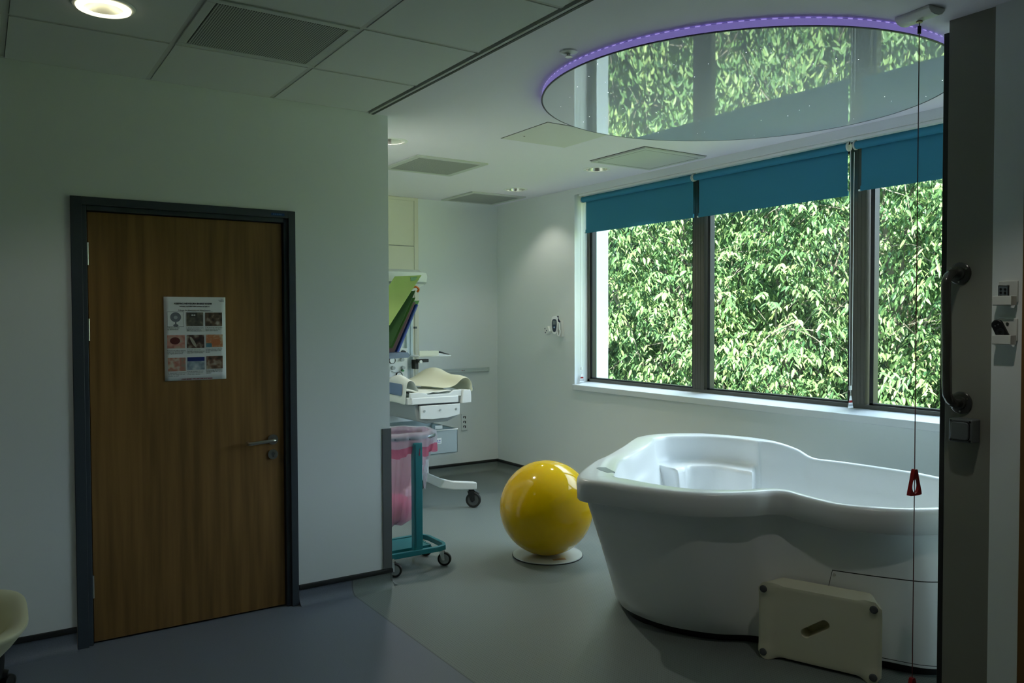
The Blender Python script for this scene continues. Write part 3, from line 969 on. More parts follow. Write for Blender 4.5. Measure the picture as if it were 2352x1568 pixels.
# ------------------------------------------------------------------ roller blinds
def blind(y0, y1, zb, label, chain=None, chain_end=1.13):
    t = thing('roller_blind', (4.52, (y0 + y1) / 2, zb), label, 'blind')
    MB().cyl((4.505, y0, 2.598), (4.505, y1, 2.598), 0.0245, n=32).build('roller', blind_m, t)
    B(4.5225, 4.5240, y0 + 0.012, y1 - 0.022, zb + 0.02, 2.598).build('fabric', blind_m, t, smooth=False)
    MB().prism([(0.0, 0), (0.012, 0.002), (0.013, 0.026), (0.009, 0.032), (0.001, 0.032)], lambda u, v, w: (4.518 + u, w, zb + v), y0 + 0.008, y1 - 0.018).build('bottom_bar', blind_m, t)
    for yb in (y0 - 0.007, y1 + 0.007):
        MB().cyl((4.505, yb - 0.004, 2.598), (4.505, yb + 0.004, 2.598), 0.028, n=24).box(4.497, 4.513, yb - 0.004, yb + 0.004, 2.61, 2.641).build('bracket', offwhite_m, t)
    MB().cyl((4.5245, y1 - 0.019, zb + 0.006), (4.5245, y1 - 0.004, zb + 0.006), 0.006, n=10).build('end_cap', white_m, t)
    if chain is not None:
        cx_, cy_ = chain
        pts = []
        zt = 2.598
        n = 40
        loop = [(cx_ - 0.016, cy_, zt)] + [(cx_ - 0.016 + 0.004 * (i / n), cy_ - 0.004 * (i / n), zt + (chain_end - zt) * i / n) for i in range(1, n)]
        loop += [(cx_ - 0.008, cy_ - 0.004, chain_end - 0.012), (cx_, cy_ - 0.004, chain_end - 0.016), (cx_ + 0.008, cy_ - 0.004, chain_end - 0.012)]
        loop += [(cx_ + 0.012 + 0.004 * (i / n), cy_ - 0.004, chain_end + (zt - chain_end) * i / n) for i in range(n)]
        MB().tube(loop, 0.0021, 6).build('chain', white_m, t)
        c_ = MB()
        c_.box(cx_ - 0.009, cx_ + 0.009, cy_ - 0.008, cy_ + 0.004, chain_end - 0.035, chain_end - 0.008)
        c_.build('chain_weight', white_m, t, bevel=0.002)
        MB().tube([(cx_, cy_ - 0.004, chain_end - 0.03), (cx_ + 0.003, cy_ - 0.004, chain_end - 0.075)], 0.0012, 6).build('tag_string', white_m, t)
        zt = chain_end - 0.07
        def tag(z0, z1, mat, name, parent, lift):
            f = lambda z: 0.006 + (zt - z) / 0.075 * 0.022
            return MB().rings([[(cx_ + s * f(z), cy_ - 0.004 - d, z) for z, s in ((z1, -1), (z1, 1), (z0, 1), (z0, -1))] for d in (-0.001 - lift, 0.001 + lift)]).build(name, mat, parent, smooth=False)
        tg = tag(zt - 0.075, zt, white_m, 'safety_tag', t, 0)
        tag(zt - 0.042, zt - 0.028, red_m, 'red_stripe', tg, 0.0004)
        tag(zt - 0.062, zt - 0.059, greyrub_m, 'printed_line', tg, 0.0003)
        tag(zt - 0.055, zt - 0.052, greyrub_m, 'printed_line', tg, 0.0003)
    return t
blind(4.345, 5.665, 2.300, 'teal roller blind over the far left window pane', (4.505, 5.686), 1.12)
blind(3.045, 4.317, 2.298, 'teal roller blind over the middle window pane, its chain hanging at its right', (4.50, 3.012), 1.13)
blind(1.66, 2.985, 2.318, 'teal roller blind over the right window pane, partly hidden by the partition')

# ------------------------------------------------------------------ grab rail, switch, remotes on the partition end
t = thing('grab_rail', (3.18, 1.655, 1.21), 'dark grey vertical grab rail on the partition end', 'grab rail')
path = [(3.18, 1.66, 1.712), (3.15, 1.66, 1.712), (3.115, 1.66, 1.708), (3.088, 1.66, 1.688), (3.08, 1.66, 1.65), (3.08, 1.655, 1.46), (3.08, 1.652, 1.275), (3.088, 1.65, 1.24), (3.115, 1.65, 1.218), (3.15, 1.65, 1.212), (3.18, 1.65, 1.21)]
MB().tube(catmull(path, 5, False), 0.0175, 20).build('rail', grabr_m, t)
for z, y in ((1.712, 1.66), (1.211, 1.65)):
    f_ = MB().lathe([(0.043, 0), (0.043, 0.006), (0.038, 0.01), (0.026, 0.012), (0.024, 0.018), (0.018, 0.02)], (3.182, y, z), Vector((-1, 0, 0)).to_track_quat('Z', 'Y'), n=36, cap1=True).build('flange', grabr_m, t)
    for a in (0.5, 2.6, 4.7):
        MB().cyl((3.172, y + 0.033 * math.cos(a), z + 0.033 * math.sin(a)), (3.170, y + 0.033 * math.cos(a), z + 0.033 * math.sin(a)), 0.0035, n=10).build('screw', steel_m, f_)
t = thing('light_switch', (3.18, 1.618, 1.065), 'grey surface box switch below the grab rail', 'switch')
B(3.118, 3.181, 1.575, 1.664, 1.065, 1.155).build('box', switch_m, t, bevel=0.006, seg=3)
m = MB()
poly = []
for cx_, cy_, a0 in ((1.64, 1.132, 0), (1.598, 1.132, 90), (1.598, 1.088, 180), (1.64, 1.088, 270)):
    for k in range(7):
        a = math.radians(a0 + k * 15)
        poly.append((cx_ + 0.012 * math.cos(a), cy_ + 0.012 * math.sin(a)))
MB().prism(poly, lambda u, v, w: (w, 1.6195 + (u - 1.6195) * 1.07, 1.11 + (v - 1.11) * 1.07), 3.1165, 3.1185).build('gasket', black_m, t, smooth=False)
MB().prism(poly, lambda u, v, w: (w, u, v), 3.109, 3.118).build('rocker', switch_m, t, bevel=0.003)
for y in (1.5835, 1.6555):
    for z in (1.0735, 1.1465):
        MB().cyl((3.119, y, z), (3.1165, y, z), 0.004, n=12).build('screw', black_m, t)

def remote_holder(z0, z1, label):
    t = thing('remote_holder', (3.17, 1.475, z0), label, 'wall holder')
    B(3.160, 3.1705, 1.442, 1.508, z0 + 0.012, z1).build('back_plate', offwhite_m, t, bevel=0.003)
    zc = z0 + 0.035
    m = MB().box(3.118, 3.124, 1.446, 1.508, z0, zc).box(3.118, 3.161, 1.444, 1.449, z0, zc).box(3.118, 3.161, 1.505, 1.51, z0, zc).box(3.118, 3.161, 1.446, 1.508, z0, z0 + 0.005)
    m.build('pocket', offwhite_m, t, bevel=0.002)
    MB().cyl((3.161, 1.474, z1 - 0.02), (3.157, 1.474, z1 - 0.02), 0.0055, n=14).build('screw', steel_m, t)
    return t
remote_holder(1.585, 1.676, 'upper cream wall holder with a silver keypad remote in it')
remote_holder(1.442, 1.538, 'lower cream wall holder with a black oval remote in it')
t = thing('remote_control', (3.14, 1.476, 1.60), 'small silver keypad remote in the upper wall holder', 'remote')
q = Matrix.Rotation(math.radians(5), 3, 'X') @ Matrix.Rotation(math.radians(-12), 3, 'Y')
MB().obox((3.138, 1.479, 1.626), (0.008, 0.037, 0.066), q).build('case', pm('remote_dark', (40, 44, 46), 0.4), t, bevel=0.002)
MB().obox(Vector((3.138, 1.479, 1.626)) + q @ Vector((-0.0042, 0, 0)), (0.001, 0.031, 0.06), q).build('keypad', remote_m, t, smooth=False)
for j in range(4):
    for i in range(2):
        c = Vector((3.138, 1.479, 1.626)) + q @ Vector((-0.005, 0.0075 - 0.015 * i, 0.02 - 0.0135 * j))
        MB().cyl(c, c + q @ Vector((-0.0016, 0, 0)), 0.0042, n=14).build('button', black_m, t)
t = thing('remote_control', (3.14, 1.48, 1.455), 'black rounded remote tilted in the lower wall holder', 'remote')
q = Matrix.Rotation(math.radians(-24), 3, 'X') @ Matrix.Rotation(math.radians(-6), 3, 'Y')
c0 = Vector((3.139, 1.488, 1.492))
def stad(w, h, n=14):
    r = w / 2
    pts = [(r * math.cos(PI * i / n), (h / 2 - r) + r * math.sin(PI * i / n)) for i in range(n + 1)]
    pts += [(-r, -h / 2), (r, -h / 2)]
    return pts
q = Matrix.Rotation(math.radians(-24), 3, 'X') @ Matrix.Rotation(math.radians(-6), 3, 'Y')
MB().prism(stad(0.04, 0.088), lambda u, v, w: c0 + q @ Vector((w, u, v)), -0.008, 0.006).build('case', black_m, t, bevel=0.003)
cc = c0 + q @ Vector((-0.008, 0, -0.004))
MB().cyl(cc, cc + q @ Vector((-0.0015, 0, 0)), 0.0145, n=28).build('ring_pad', pm('pad_grey', (42, 44, 48), 0.35), t)
MB().cyl(cc + q @ Vector((-0.001, 0, 0)), cc + q @ Vector((-0.003, 0, 0)), 0.0065, n=20).build('button', black_m, t)
for dy, dz in ((0.006, 0.024), (-0.006, 0.024), (0, -0.03)):
    c = c0 + q @ Vector((-0.008, dy, dz))
    MB().cyl(c, c + q @ Vector((-0.0015, 0, 0)), 0.0028, n=10).build('button', greyrub_m, t)

# ------------------------------------------------------------------ birthing bath
BC = Vector((3.38, 2.75))
RIM_HI, RIM_MID, RIM_LO = 0.815, 0.76, 0.735
# rim outline: x, y, rim height, width of the rim top
ctrl = [(2.445, 3.085, .76, .19), (2.50, 2.93, .76, .15), (2.553, 2.773, .76, .12), (2.635, 2.60, .76, .10), (2.745, 2.488, .76, .09), (2.884, 2.418, .76, .075), (2.985, 2.392, .76, .07), (3.036, 2.355, .757, .06), (3.06, 2.28, .745, .055), (3.087, 2.128, .735, .05),
        (3.15, 2.01, .735, .05), (3.24, 1.91, .735, .05), (3.37, 1.834, .735, .05), (3.53, 1.775, .735, .05), (3.72, 1.78, .735, .05), (3.91, 1.90, .735, .045), (4.03, 2.08, .735, .045), (4.085, 2.26, .735, .045), (4.095, 2.42, .735, .045), (4.073, 2.705, .735, .045), (4.025, 2.905, .737, .045),
        (3.985, 3.0, .782, .045), (3.945, 3.10, .812, .06), (3.952, 3.19, .815, .11), (3.931, 3.361, .815, .10), (3.817, 3.602, .815, .125), (3.583, 3.74, .815, .125), (3.401, 3.726, .815, .12), (3.29, 3.665, .813, .14), (3.16, 3.60, .795, .14), (2.98, 3.535, .765, .13), (2.84, 3.465, .76, .14), (2.653, 3.325, .76, .17), (2.50, 3.19, .76, .19)]
PER = 8
OUT = catmull([(x, y, 0) for x, y, _, _ in ctrl], PER)
AUX = catmull([(z, w, 0) for _, _, z, w in ctrl], PER)
NB = len(OUT)
def sstep(a, b, x):
    t = max(0.0, min(1.0, (x - a) / (b - a)))
    return t * t * (3 - 2 * t)
def idx_of(x, y):
    return min(range(NB), key=lambda i: (OUT[i].x - x) ** 2 + (OUT[i].y - y) ** 2)
rimz = [min(RIM_HI, max(RIM_LO, a.x)) for a in AUX]
rimw = [a.y for a in AUX]
NRM = []
for i in range(NB):
    tv = OUT[(i + 2) % NB] - OUT[i - 2]
    NRM.append(Vector((tv.y, -tv.x, 0)).normalized())
if (OUT[0] - Vector((BC.x, BC.y, 0))).dot(NRM[0]) < 0:
    NRM = [-n for n in NRM]
# seat alcove between these two points of the rim
i_s0, i_s1 = idx_of(3.948, 3.24), idx_of(3.37, 3.712)
seat, cols, notch = [], [], []
for i in range(NB):
    seat.append(sstep(i_s0 - 2.5, i_s0 + 1.5, i) * (1 - sstep(i_s1 - 1.5, i_s1 + 2.5, i)))
    f = (i - i_s0) / (i_s1 - i_s0)
    notch.append(sstep(0.20, 0.34, f) * (1 - sstep(0.60, 0.74, f)))
def inset(i, d):
    # true inset near the rim, towards the centre for the deep rings
    p = OUT[i] - NRM[i] * min(d, 0.10)
    c = Vector((BC.x, BC.y, 0))
    e = max(0.0, d - 0.10)
    v = c - p
    return p + v * min(0.97, e / v.length)
def ring(dn, zn, ds=None, zs=None):
    """inset beyond the rim width and height; separate values inside the seat alcove"""
    r = []
    for i in range(NB):
        s = seat[i]
        d = rimw[i] + dn
        z = zn(rimz[i]) if callable(zn) else zn
        if ds is not None:
            d2 = rimw[i] + (ds(i) if callable(ds) else ds)
            z2 = zs(rimz[i]) if callable(zs) else zs
            d = d * (1 - s) + d2 * s
            z = z * (1 - s) + z2 * s
        p = inset(i, d)
        r.append((p.x, p.y, z))
    return r
def oring(d, z):
    r = []
    for i in range(NB):
        p = inset(i, d)
        r.append((p.x, p.y, z(rimz[i]) if callable(z) else z))
    return r
bt = thing('birthing_bath', (BC.x, BC.y, 0), 'large white keyhole shaped birthing bath under the window', 'bath')
rel = lambda h: (lambda z: z - h)
LIP = 0.112
nt_ = lambda a: (lambda i: a - 0.05 * notch[i])
shell = [oring(0.07, rel(LIP)), oring(0.006, rel(LIP)), oring(0.001, rel(LIP - 0.006)), oring(-0.003, rel(0.03)), oring(0.001, rel(0.013)), oring(0.009, rel(0.004)), oring(0.022, rel(0.0)),
         ring(-0.016, rel(0.0)), ring(-0.006, rel(0.002)), ring(0.002, rel(0.009)), ring(0.007, rel(0.022)),
         ring(0.014, rel(0.05), 0.010, rel(0.06)), ring(0.022, rel(0.09), 0.016, rel(0.115)), ring(0.030, rel(0.12), 0.026, rel(0.142)), ring(0.036, rel(0.135), 0.045, rel(0.152)), ring(0.042, rel(0.15), nt_(0.10), rel(0.155)),
         ring(0.048, rel(0.17), nt_(0.185), rel(0.157)), ring(0.054, rel(0.19), nt_(0.205), rel(0.165)), ring(0.060, rel(0.21), nt_(0.215), rel(0.185)), ring(0.07, rel(0.25), nt_(0.225), rel(0.24)),
         ring(0.12, 0.36, nt_(0.25), 0.36), ring(0.16, 0.22, 0.28, 0.22), ring(0.20, 0.165, 0.30, 0.165), ring(0.26, 0.145, 0.34, 0.145), ring(0.40, 0.14)]
MB().rings(shell, cap0=False, cap1=True).build('tub', bath_m, bt, angle=75)
# body: from its own foot outline up to the underside of the lip
foot = catmull([(x, y, 0) for x, y in [(2.80, 3.21), (2.762, 3.12), (2.752, 3.0), (2.768, 2.87), (2.814, 2.755), (2.90, 2.63), (3.03, 2.515), (3.125, 2.36), (3.20, 2.18), (3.275, 2.01), (3.36, 1.86), (3.50, 1.80), (3.70, 1.81), (3.86, 1.93), (3.95, 2.15), (3.96, 2.45), (3.91, 2.75), (3.86, 3.02), (3.83, 3.25), (3.74, 3.45), (3.55, 3.57), (3.30, 3.55), (3.05, 3.46), (2.88, 3.34)]], 8)
def foot_at(i):
    c = Vector((BC.x, BC.y, 0))
    d = OUT[i] - c
    a0 = math.atan2(d.y, d.x)
    best = None
    for k in range(len(foot)):
        p, q = foot[k] - c, foot[(k + 1) % len(foot)] - c
        cr_ = (q.x - p.x) * d.y - (q.y - p.y) * d.x
        if abs(cr_) < 1e-9:
            continue
        t = (p.y * d.x - p.x * d.y) / cr_
        if -1e-6 <= t <= 1.000001:
            x = p + (q - p) * t
            if x.dot(d) > 0 and (best is None or x.length > best.length):
                best = x
    return c + best
FOOT = [foot_at(i) for i in range(NB)]
ZT = lambda i: rimz[i] - LIP + 0.004
def narrow_w(i):
    p = OUT[i]
    return 1 - sstep(2.30, 2.60, p.y)
def body_pt(i, t, off=0.0):
    """t = 0 at the foot, 1 under the lip"""
    b = inset(i, 0.045 + 0.02 * narrow_w(i))
    f = FOOT[i]
    w = narrow_w(i) if OUT[i].x < 3.5 else 0.0
    k = t ** 0.72 * (1 - w) + w * t ** 2.6
    p = f + (b - f) * k - NRM[i] * (0 - off)
    return (p.x, p.y, 0.045 + (ZT(i) - 0.045) * t)
rs = [[body_pt(i, t) for i in range(NB)] for t in (0.0, 0.006, 0.12, 0.25, 0.38, 0.5, 0.62, 0.74, 0.85, 0.93, 1.0)]
rs.insert(0, [tuple(Vector(p) - Vector((NRM[i].x, NRM[i].y, 0)) * 0.006 - Vector((0, 0, 0.002))) for i, p in enumerate(rs[0])])
MB().rings(rs, cap0=True, cap1=False).build('side_panel', bath_m, bt, angle=75)
pl = []
for z in (0.0, 0.046):
    pl.append([(FOOT[i].x - NRM[i].x * 0.045, FOOT[i].y - NRM[i].y * 0.045, z) for i in range(NB)])
MB().rings(pl).build('plinth', black_m, bt)
# access panel in the side, outlined by a fine gap
ia, ib = idx_of(3.105, 2.085), idx_of(3.53, 1.775)
def side_patch(i0, i1, t0, t1, off, nz=6):
    a = [[body_pt(i, t0 + (t1 - t0) * k / nz, off) for k in range(nz + 1)] for i in range(i0, i1 + 1)]
    b = [[body_pt(i, t0 + (t1 - t0) * k / nz, -0.003) for k in range(nz + 1)] for i in range(i0, i1 + 1)]
    return MB().rings([ra + rb[::-1] for ra, rb in zip(a, b)])
side_patch(ia, ib, 0.02, 0.637, 0.0008).build('panel_gap', void_m, bt)
ap = side_patch(ia, ib, 0.025, 0.630, 0.0016).build('access_panel', bath_m, bt, angle=60)
gapr = []
for k in range(11):
    t_ = 0.02 + 0.617 * k / 10
    a_, b2 = Vector(body_pt(ia, t_, 0.0)), Vector(body_pt(ia + 1, t_, 0.0))
    tg_ = (b2 - a_).normalized() * 0.0024
    n_ = Vector(NRM[ia])
    gapr.append([a_ - n_ * 0.002, a_ + tg_ - n_ * 0.002, a_ + tg_ + n_ * 0.0022, a_ + n_ * 0.0022])
MB().rings(gapr).build('panel_gap', void_m, bt, smooth=False)
c = Vector(body_pt(ia + 1, 0.60, 0.001))
MB().cyl(c, c + Vector(NRM[ia + 1]) * 0.003, 0.007, n=12).build('screw', pm('screw_cap', (190, 190, 184), 0.4), ap)
# dark insert let into the rim at the left end
ci = Vector((2.69, 3.205, RIM_MID))
q = Matrix.Rotation(math.radians(70), 3, 'Z')
MB().prism([(-0.07, -0.03), (-0.075, 0.012), (0.0, 0.026), (0.06, 0.024), (0.075, 0.0), (0.06, -0.03)], lambda u, v, w: ci + q @ Vector((u, v, w)), -0.01, 0.0012).build('rim_insert', pm('insert_grey', (120, 124, 132), 0.3), bt, smooth=False, label='grey insert in the rim')

# ------------------------------------------------------------------ step stool leaning on the bath
p0 = Vector((2.933, 2.42, 0)); p1 = Vector((3.122, 1.935, 0))
ux = (p1 - p0).normalized()
un = Vector((-ux.y, ux.x, 0))             # towards the bath
SW, SH, SD = (p1 - p0).length, 0.350, 0.130
so = p0 + Vector((0, 0, 0.001))
S3 = lambda u, v, w: so + ux * u + Vector((0, 0, v)) + un * w
t = thing('step_stool', tuple((p0 + p1) / 2), 'cream plastic step stool tipped on its side against the bath', 'step stool')
NU, NV, NK = 64, 40, 9
def stool_front(u, v):
    """depth of the front skin: 0 at the four feet, set back between them"""
    a = min(u, SW - u)
    e = min(v, SH - v)
    k = sstep(0.04, 0.095, a)
    j = sstep(0.035, 0.075, e)
    return 0.022 * k + 0.006 * j * (1 - k) + 0.010 * (1 - sstep(0.0, 0.02, e)) * k + 0.012 * (1 - sstep(0.0, 0.012, a))
def edge_v(u):
    """top and bottom edges: full height at the feet, lower between, rounded corners"""
    a = min(u, SW - u)
    return 0.014 * sstep(0.05, 0.11, a) + 0.03 * (1 - sstep(0.0, 0.035, a)) ** 2
rows = []
for j in range(NV + 1):
    row = []
    for i in range(NU + 1):
        u = SW * i / NU
        e = edge_v(u)
        v = e + (SH - 2 * e) * j / NV
        row.append(S3(u, v, stool_front(u, v)))
    rows.append(row)
backrows = []
for j in range(NV + 1):
    row = []
    for i in range(NU + 1):
        u = SW * i / NU
        uu = 0.032 + (SW - 0.064) * i / NU
        a = min(u, SW - u)
        e = 0.006 + 0.045 * (1 - sstep(0.0, 0.06, a)) ** 2
        v = e + (SH - 2 * e) * j / NV
        row.append(S3(uu, v, SD))
    backrows.append(row)
m = MB()
nvv = NU + 1
slot_a = math.radians(34)
sc_ = (SW * 0.475, SH * 0.50)
def in_slot(u, v, g=1.0):
    du, dv = u - sc_[0], v - sc_[1]
    a = du * math.cos(slot_a) + dv * math.sin(slot_a)
    b = -du * math.sin(slot_a) + dv * math.cos(slot_a)
    aa = max(0, abs(a) - 0.042)
    return math.hypot(aa, b) < 0.0215 * g
# body without slot first, slot cut by boolean
o = 0
m.v = [tuple(p) for r in rows for p in r] + [tuple(p) for r in backrows for p in r]
bo = nvv * (NV + 1)
for j in range(NV):
    for i in range(NU):
        a = j * nvv + i
        m.f.append((a, a + 1, a + nvv + 1, a + nvv))
        m.f.append((bo + a, bo + a + nvv, bo + a + nvv + 1, bo + a + 1))
for i in range(NU):
    m.f.append((i, bo + i, bo + i + 1, i + 1))
    a = NV * nvv + i
    m.f.append((a, a + 1, bo + a + 1, bo + a))
for j in range(NV):
    a = j * nvv
    m.f.append((a, a + nvv, bo + a + nvv, bo + a))
    a = j * nvv + NU
    m.f.append((a, bo + a, bo + a + nvv, a + nvv))
body = m.build('body', stool_m, t, angle=40)
# slot cutter -> applied through bmesh boolean at build time
cut = MB()
pts = []
for k in range(24):
    a = 2 * PI * k / 24
    cxs = 0.048 if math.cos(a) >= 0 else -0.048
    pu = cxs + 0.0215 * math.cos(a)
    pv = 0.0215 * math.sin(a)
    pts.append((sc_[0] + pu * math.cos(slot_a) - pv * math.sin(slot_a), sc_[1] + pu * math.sin(slot_a) + pv * math.cos(slot_a)))
cut.prism(pts, S3, -0.05, SD - 0.012)
co = cut.build('cutter', stool_m, t)
md = body.modifiers.new('slot', 'BOOLEAN')
md.operation = 'DIFFERENCE'
md.object = co
md.solver = 'EXACT'
bpy.context.view_layer.update()
dg = bpy.context.evaluated_depsgraph_get()
nm = bpy.data.meshes.new_from_object(body.evaluated_get(dg))
body.modifiers.clear()
body.data = nm
bpy.data.objects.remove(co)
nm.polygons.foreach_set('use_smooth', [True] * len(nm.polygons))
nm.set_sharp_from_angle(angle=math.radians(35))
for u in (0.026, SW - 0.030):
    for v in (0.030, SH - 0.032):
        q = (-un).to_track_quat('Z', 'Y')
        MB().lathe([(0.0165, -0.012), (0.0165, 0.002), (0.0145, 0.005), (0.012, 0.006)], S3(u, v, 0.0), q, n=24, cap1=True).build('rubber_foot', greyrub_m, t)

# ------------------------------------------------------------------ ball and its base
t = thing('ball_base', (3.08, 4.245, 0), 'low white round disc the yellow ball rests on', 'ball stand')
MB().lathe([(0.0, 0.001), (0.222, 0.001), (0.228, 0.006), (0.226, 0.011), (0.205, 0.016), (0.14, 0.019), (0.10, 0.018), (0.0, 0.0165)], (3.08, 4.245, 0), n=64).build('dish', pm('glossy_white_base', (196, 202, 200), 0.12, coat=0.5), t)
MB().lathe([(0.229, 0.0005), (0.2315, 0.003), (0.2315, 0.005), (0.229, 0.0065), (0.222, 0.006), (0.222, 0.0005)], (3.08, 4.245, 0), n=64).build('edge_band', rubber_m, t)
q = Matrix.Rotation(math.radians(-20), 3, 'Z')
MB().obox((3.05, 4.08, 0.0178), (0.085, 0.04, 0.0012), q).build('sticker', pm('brown_sticker', (150, 124, 92), 0.5), t, smooth=False, label='faded brown sticker')
m = MB().sphere((3.052, 4.218, 0.3215), 0.303, 72, 48)
b = m.build('exercise_ball', ball_m, None, angle=80)
b['label'] = 'big glossy yellow exercise ball resting on a white disc beside the bath'
b['category'] = 'ball'

# ------------------------------------------------------------------ sack trolley with pink bag
def caster(x, y, r, parent, fork, dirx=1, diry=0, w=0.022, tyre=rubber_m, hub=resg_m):
    c = Vector((x, y, r))
    a = Vector((-diry, dirx, 0)).normalized()
    q = a.to_track_quat('Z', 'Y')
    k = MB().lathe([(r * 0.72, -w / 2), (r * 0.94, -w / 2), (r, -w / 3), (r, w / 3), (r * 0.94, w / 2), (r * 0.72, w / 2), (r * 0.72, -w / 2)], c, q, n=32).build('wheel', tyre, parent)
    MB().lathe([(0.0, -w * 0.4), (r * 0.74, -w * 0.42), (r * 0.74, w * 0.42), (0.0, w * 0.4)], c, q, n=28).build('hub', hub, k)
    return k
t = thing('sack_trolley', (2.22, 4.5, 0), 'teal wheeled bag holder trolley behind the corner of the door wall', 'trolley')
Y0, Y1 = 4.40, 4.72
bar = [(2.05, Y0, 0.12), (2.36, Y0, 0.12), (2.405, Y0 + 0.015, 0.12), (2.425, Y0 + 0.06, 0.12), (2.425, Y1 - 0.06, 0.12), (2.405, Y1 - 0.015, 0.12), (2.36, Y1, 0.12), (2.05, Y1, 0.12), (2.012, Y1 - 0.02, 0.12), (2.0, Y1 - 0.06, 0.12), (2.0, Y0 + 0.06, 0.12), (2.012, Y0 + 0.015, 0.12)]
rs = []
for i in range(len(bar)):
    pv = Vector(bar[i]); tn = (Vector(bar[(i + 1) % len(bar)]) - Vector(bar[i - 1])).normalized()
    nn = Vector((tn.y, -tn.x, 0))
    rs.append([pv + nn * a + Vector((0, 0, b)) for a, b in ((-0.012, -0.016), (0.012, -0.016), (0.012, 0.016), (-0.012, 0.016))])
MB().rings(rs, loop=True).build('base_frame', teal_m, t, bevel=0.003)
MB().box(2.02, 2.33, Y0 + 0.07, Y1 - 0.03, 0.128, 0.134).box(2.02, 2.34, Y0 + 0.062, Y0 + 0.074, 0.105, 0.137).box(2.325, 2.337, Y0 + 0.06, Y1 - 0.02, 0.11, 0.137).build('base_tray', teal_m, t, bevel=0.002)
MB().box(2.19, 2.25, Y0 - 0.004, Y0 + 0.036, 0.105, 0.79).build('post', teal_m, t, bevel=0.006, seg=3)
MB().box(2.192, 2.194, Y0 - 0.0055, Y0 - 0.003, 0.15, 0.78).box(2.20, 2.203, Y0 - 0.0055, Y0 - 0.003, 0.15, 0.78).build('post_groove', pm('teal_dark', (18, 88, 96), 0.4), t, smooth=False)
HC = (2.19, 4.60, 0.815)
hoop = [(HC[0] + 0.215 * math.copysign(abs(math.cos(a)) ** 0.8, math.cos(a)), HC[1] + 0.175 * math.copysign(abs(math.sin(a)) ** 0.8, math.sin(a)), HC[2]) for a in [2 * PI * i / 56 for i in range(56)]]
MB().tube(hoop, 0.0125, 12, loop=True).build('hoop', pm('grey_blue_steel', (128, 140, 152), 0.25, metal=0.6), t)
for x, y in ((2.40, Y0 + 0.035), (2.045, Y0 + 0.0), (2.40, Y1 - 0.03), (2.03, Y1 - 0.03)):
    k = caster(x + 0.012, y - 0.012, 0.043, t, None, 0.8, -0.6)
    f_ = MB().cyl((x, y, 0.086), (x, y, 0.112), 0.014, n=16)
    for s in (-1, 1):
        off = Vector((0.6, 0.8, 0)) * 0.016 * s
        f_.prism([(-0.016, 0.09), (0.016, 0.09), (0.02, 0.036), (0.004, 0.036)], lambda u, v, w, o=off: Vector((x + 0.8 * u + o.x, y - 0.6 * u + o.y, v)) + Vector((0.6, 0.8, 0)) * w, -0.002, 0.002)
    f_.build('caster_fork', chrome_m, t)
# bag
bagt = thing('waste_bag', (2.19, 4.6, 0.27), 'translucent pink waste bag hanging in the teal trolley hoop', 'bag')
rb = random.Random(5)
ph = [rb.random() * 6 for _ in range(6)]
def wr(a, z):
    return 0.035 * math.sin(9 * a + ph[0] + 2 * z) + 0.03 * math.sin(17 * a + ph[1] + 5 * z) + 0.022 * math.sin(31 * a + ph[2] - 3 * z)
def bag_ring(z, rx, ry, wk, dx=0):
    return [(HC[0] + dx + rx * (1 + wk * wr(a, z)) * math.cos(a), HC[1] + ry * (1 + wk * wr(a, z + 1)) * math.sin(a), z + 0.006 * wk * math.sin(7 * a)) for a in [2 * PI * i / 96 for i in range(96)]]
MB().rings([bag_ring(0.845, 0.20, 0.16, 0.6), bag_ring(0.80, 0.192, 0.15, 0.8), bag_ring(0.70, 0.185, 0.14, 1.0, -0.01), bag_ring(0.58, 0.17, 0.135, 1.2, -0.025), bag_ring(0.46, 0.155, 0.13, 1.3, -0.04), bag_ring(0.36, 0.145, 0.125, 1.4, -0.045), bag_ring(0.30, 0.13, 0.11, 1.4, -0.05), bag_ring(0.272, 0.085, 0.075, 1.4, -0.055), bag_ring(0.268, 0.02, 0.02, 1, -0.055)], cap0=False).build('sack', bag_m, bagt, angle=70)
MB().rings([bag_ring(0.846, 0.201, 0.161, 0.6), bag_ring(0.85, 0.215, 0.175, 0.3), bag_ring(0.838, 0.236, 0.195, 0.4), bag_ring(0.80, 0.237, 0.197, 0.8), bag_ring(0.765, 0.231, 0.192, 1.0), bag_ring(0.745, 0.226, 0.188, 1.4)], cap0=False, cap1=False).build('cuff', bagwhite_m, bagt, angle=70)
MB().rings([bag_ring(0.762, 0.233, 0.194, 1.0), bag_ring(0.735, 0.229, 0.191, 1.5), bag_ring(0.708, 0.222, 0.185, 2.2)], cap0=False, cap1=False).build('pink_hem', bagpink_m, bagt, angle=70)
fl = []
for j in range(9):
    z = 0.785 - 0.038 * j
    wd = 0.125 * (1 - j / 9.0)
    fl.append([(2.40 - 0.07 * j / 8 - wd * (1 - k / 8), 4.50 + 0.014 * math.sin(k * 1.3 + j) + 0.03 * k / 8, z + 0.004 * math.sin(k * 2)) for k in range(9)])
fm = MB().rings(fl, closed=False)
fo = fm.build('loose_fold', bagwhite_m, bagt, angle=70)
MB().rings([bag_ring(z, rx, ry, 1.2, -0.05) for z, rx, ry in ((0.284, 0.05, 0.045), (0.30, 0.105, 0.09), (0.35, 0.125, 0.105), (0.41, 0.11, 0.09), (0.44, 0.05, 0.04))]).build('waste', pm('pink_waste', (206, 120, 156), 0.7), bagt, angle=70)

# ------------------------------------------------------------------ infant warmer in the alcove
rz = thing('infant_warmer', (3.08, 6.1, 0), 'white wheeled infant warmer standing against the back wall of the alcove', 'infant warmer')
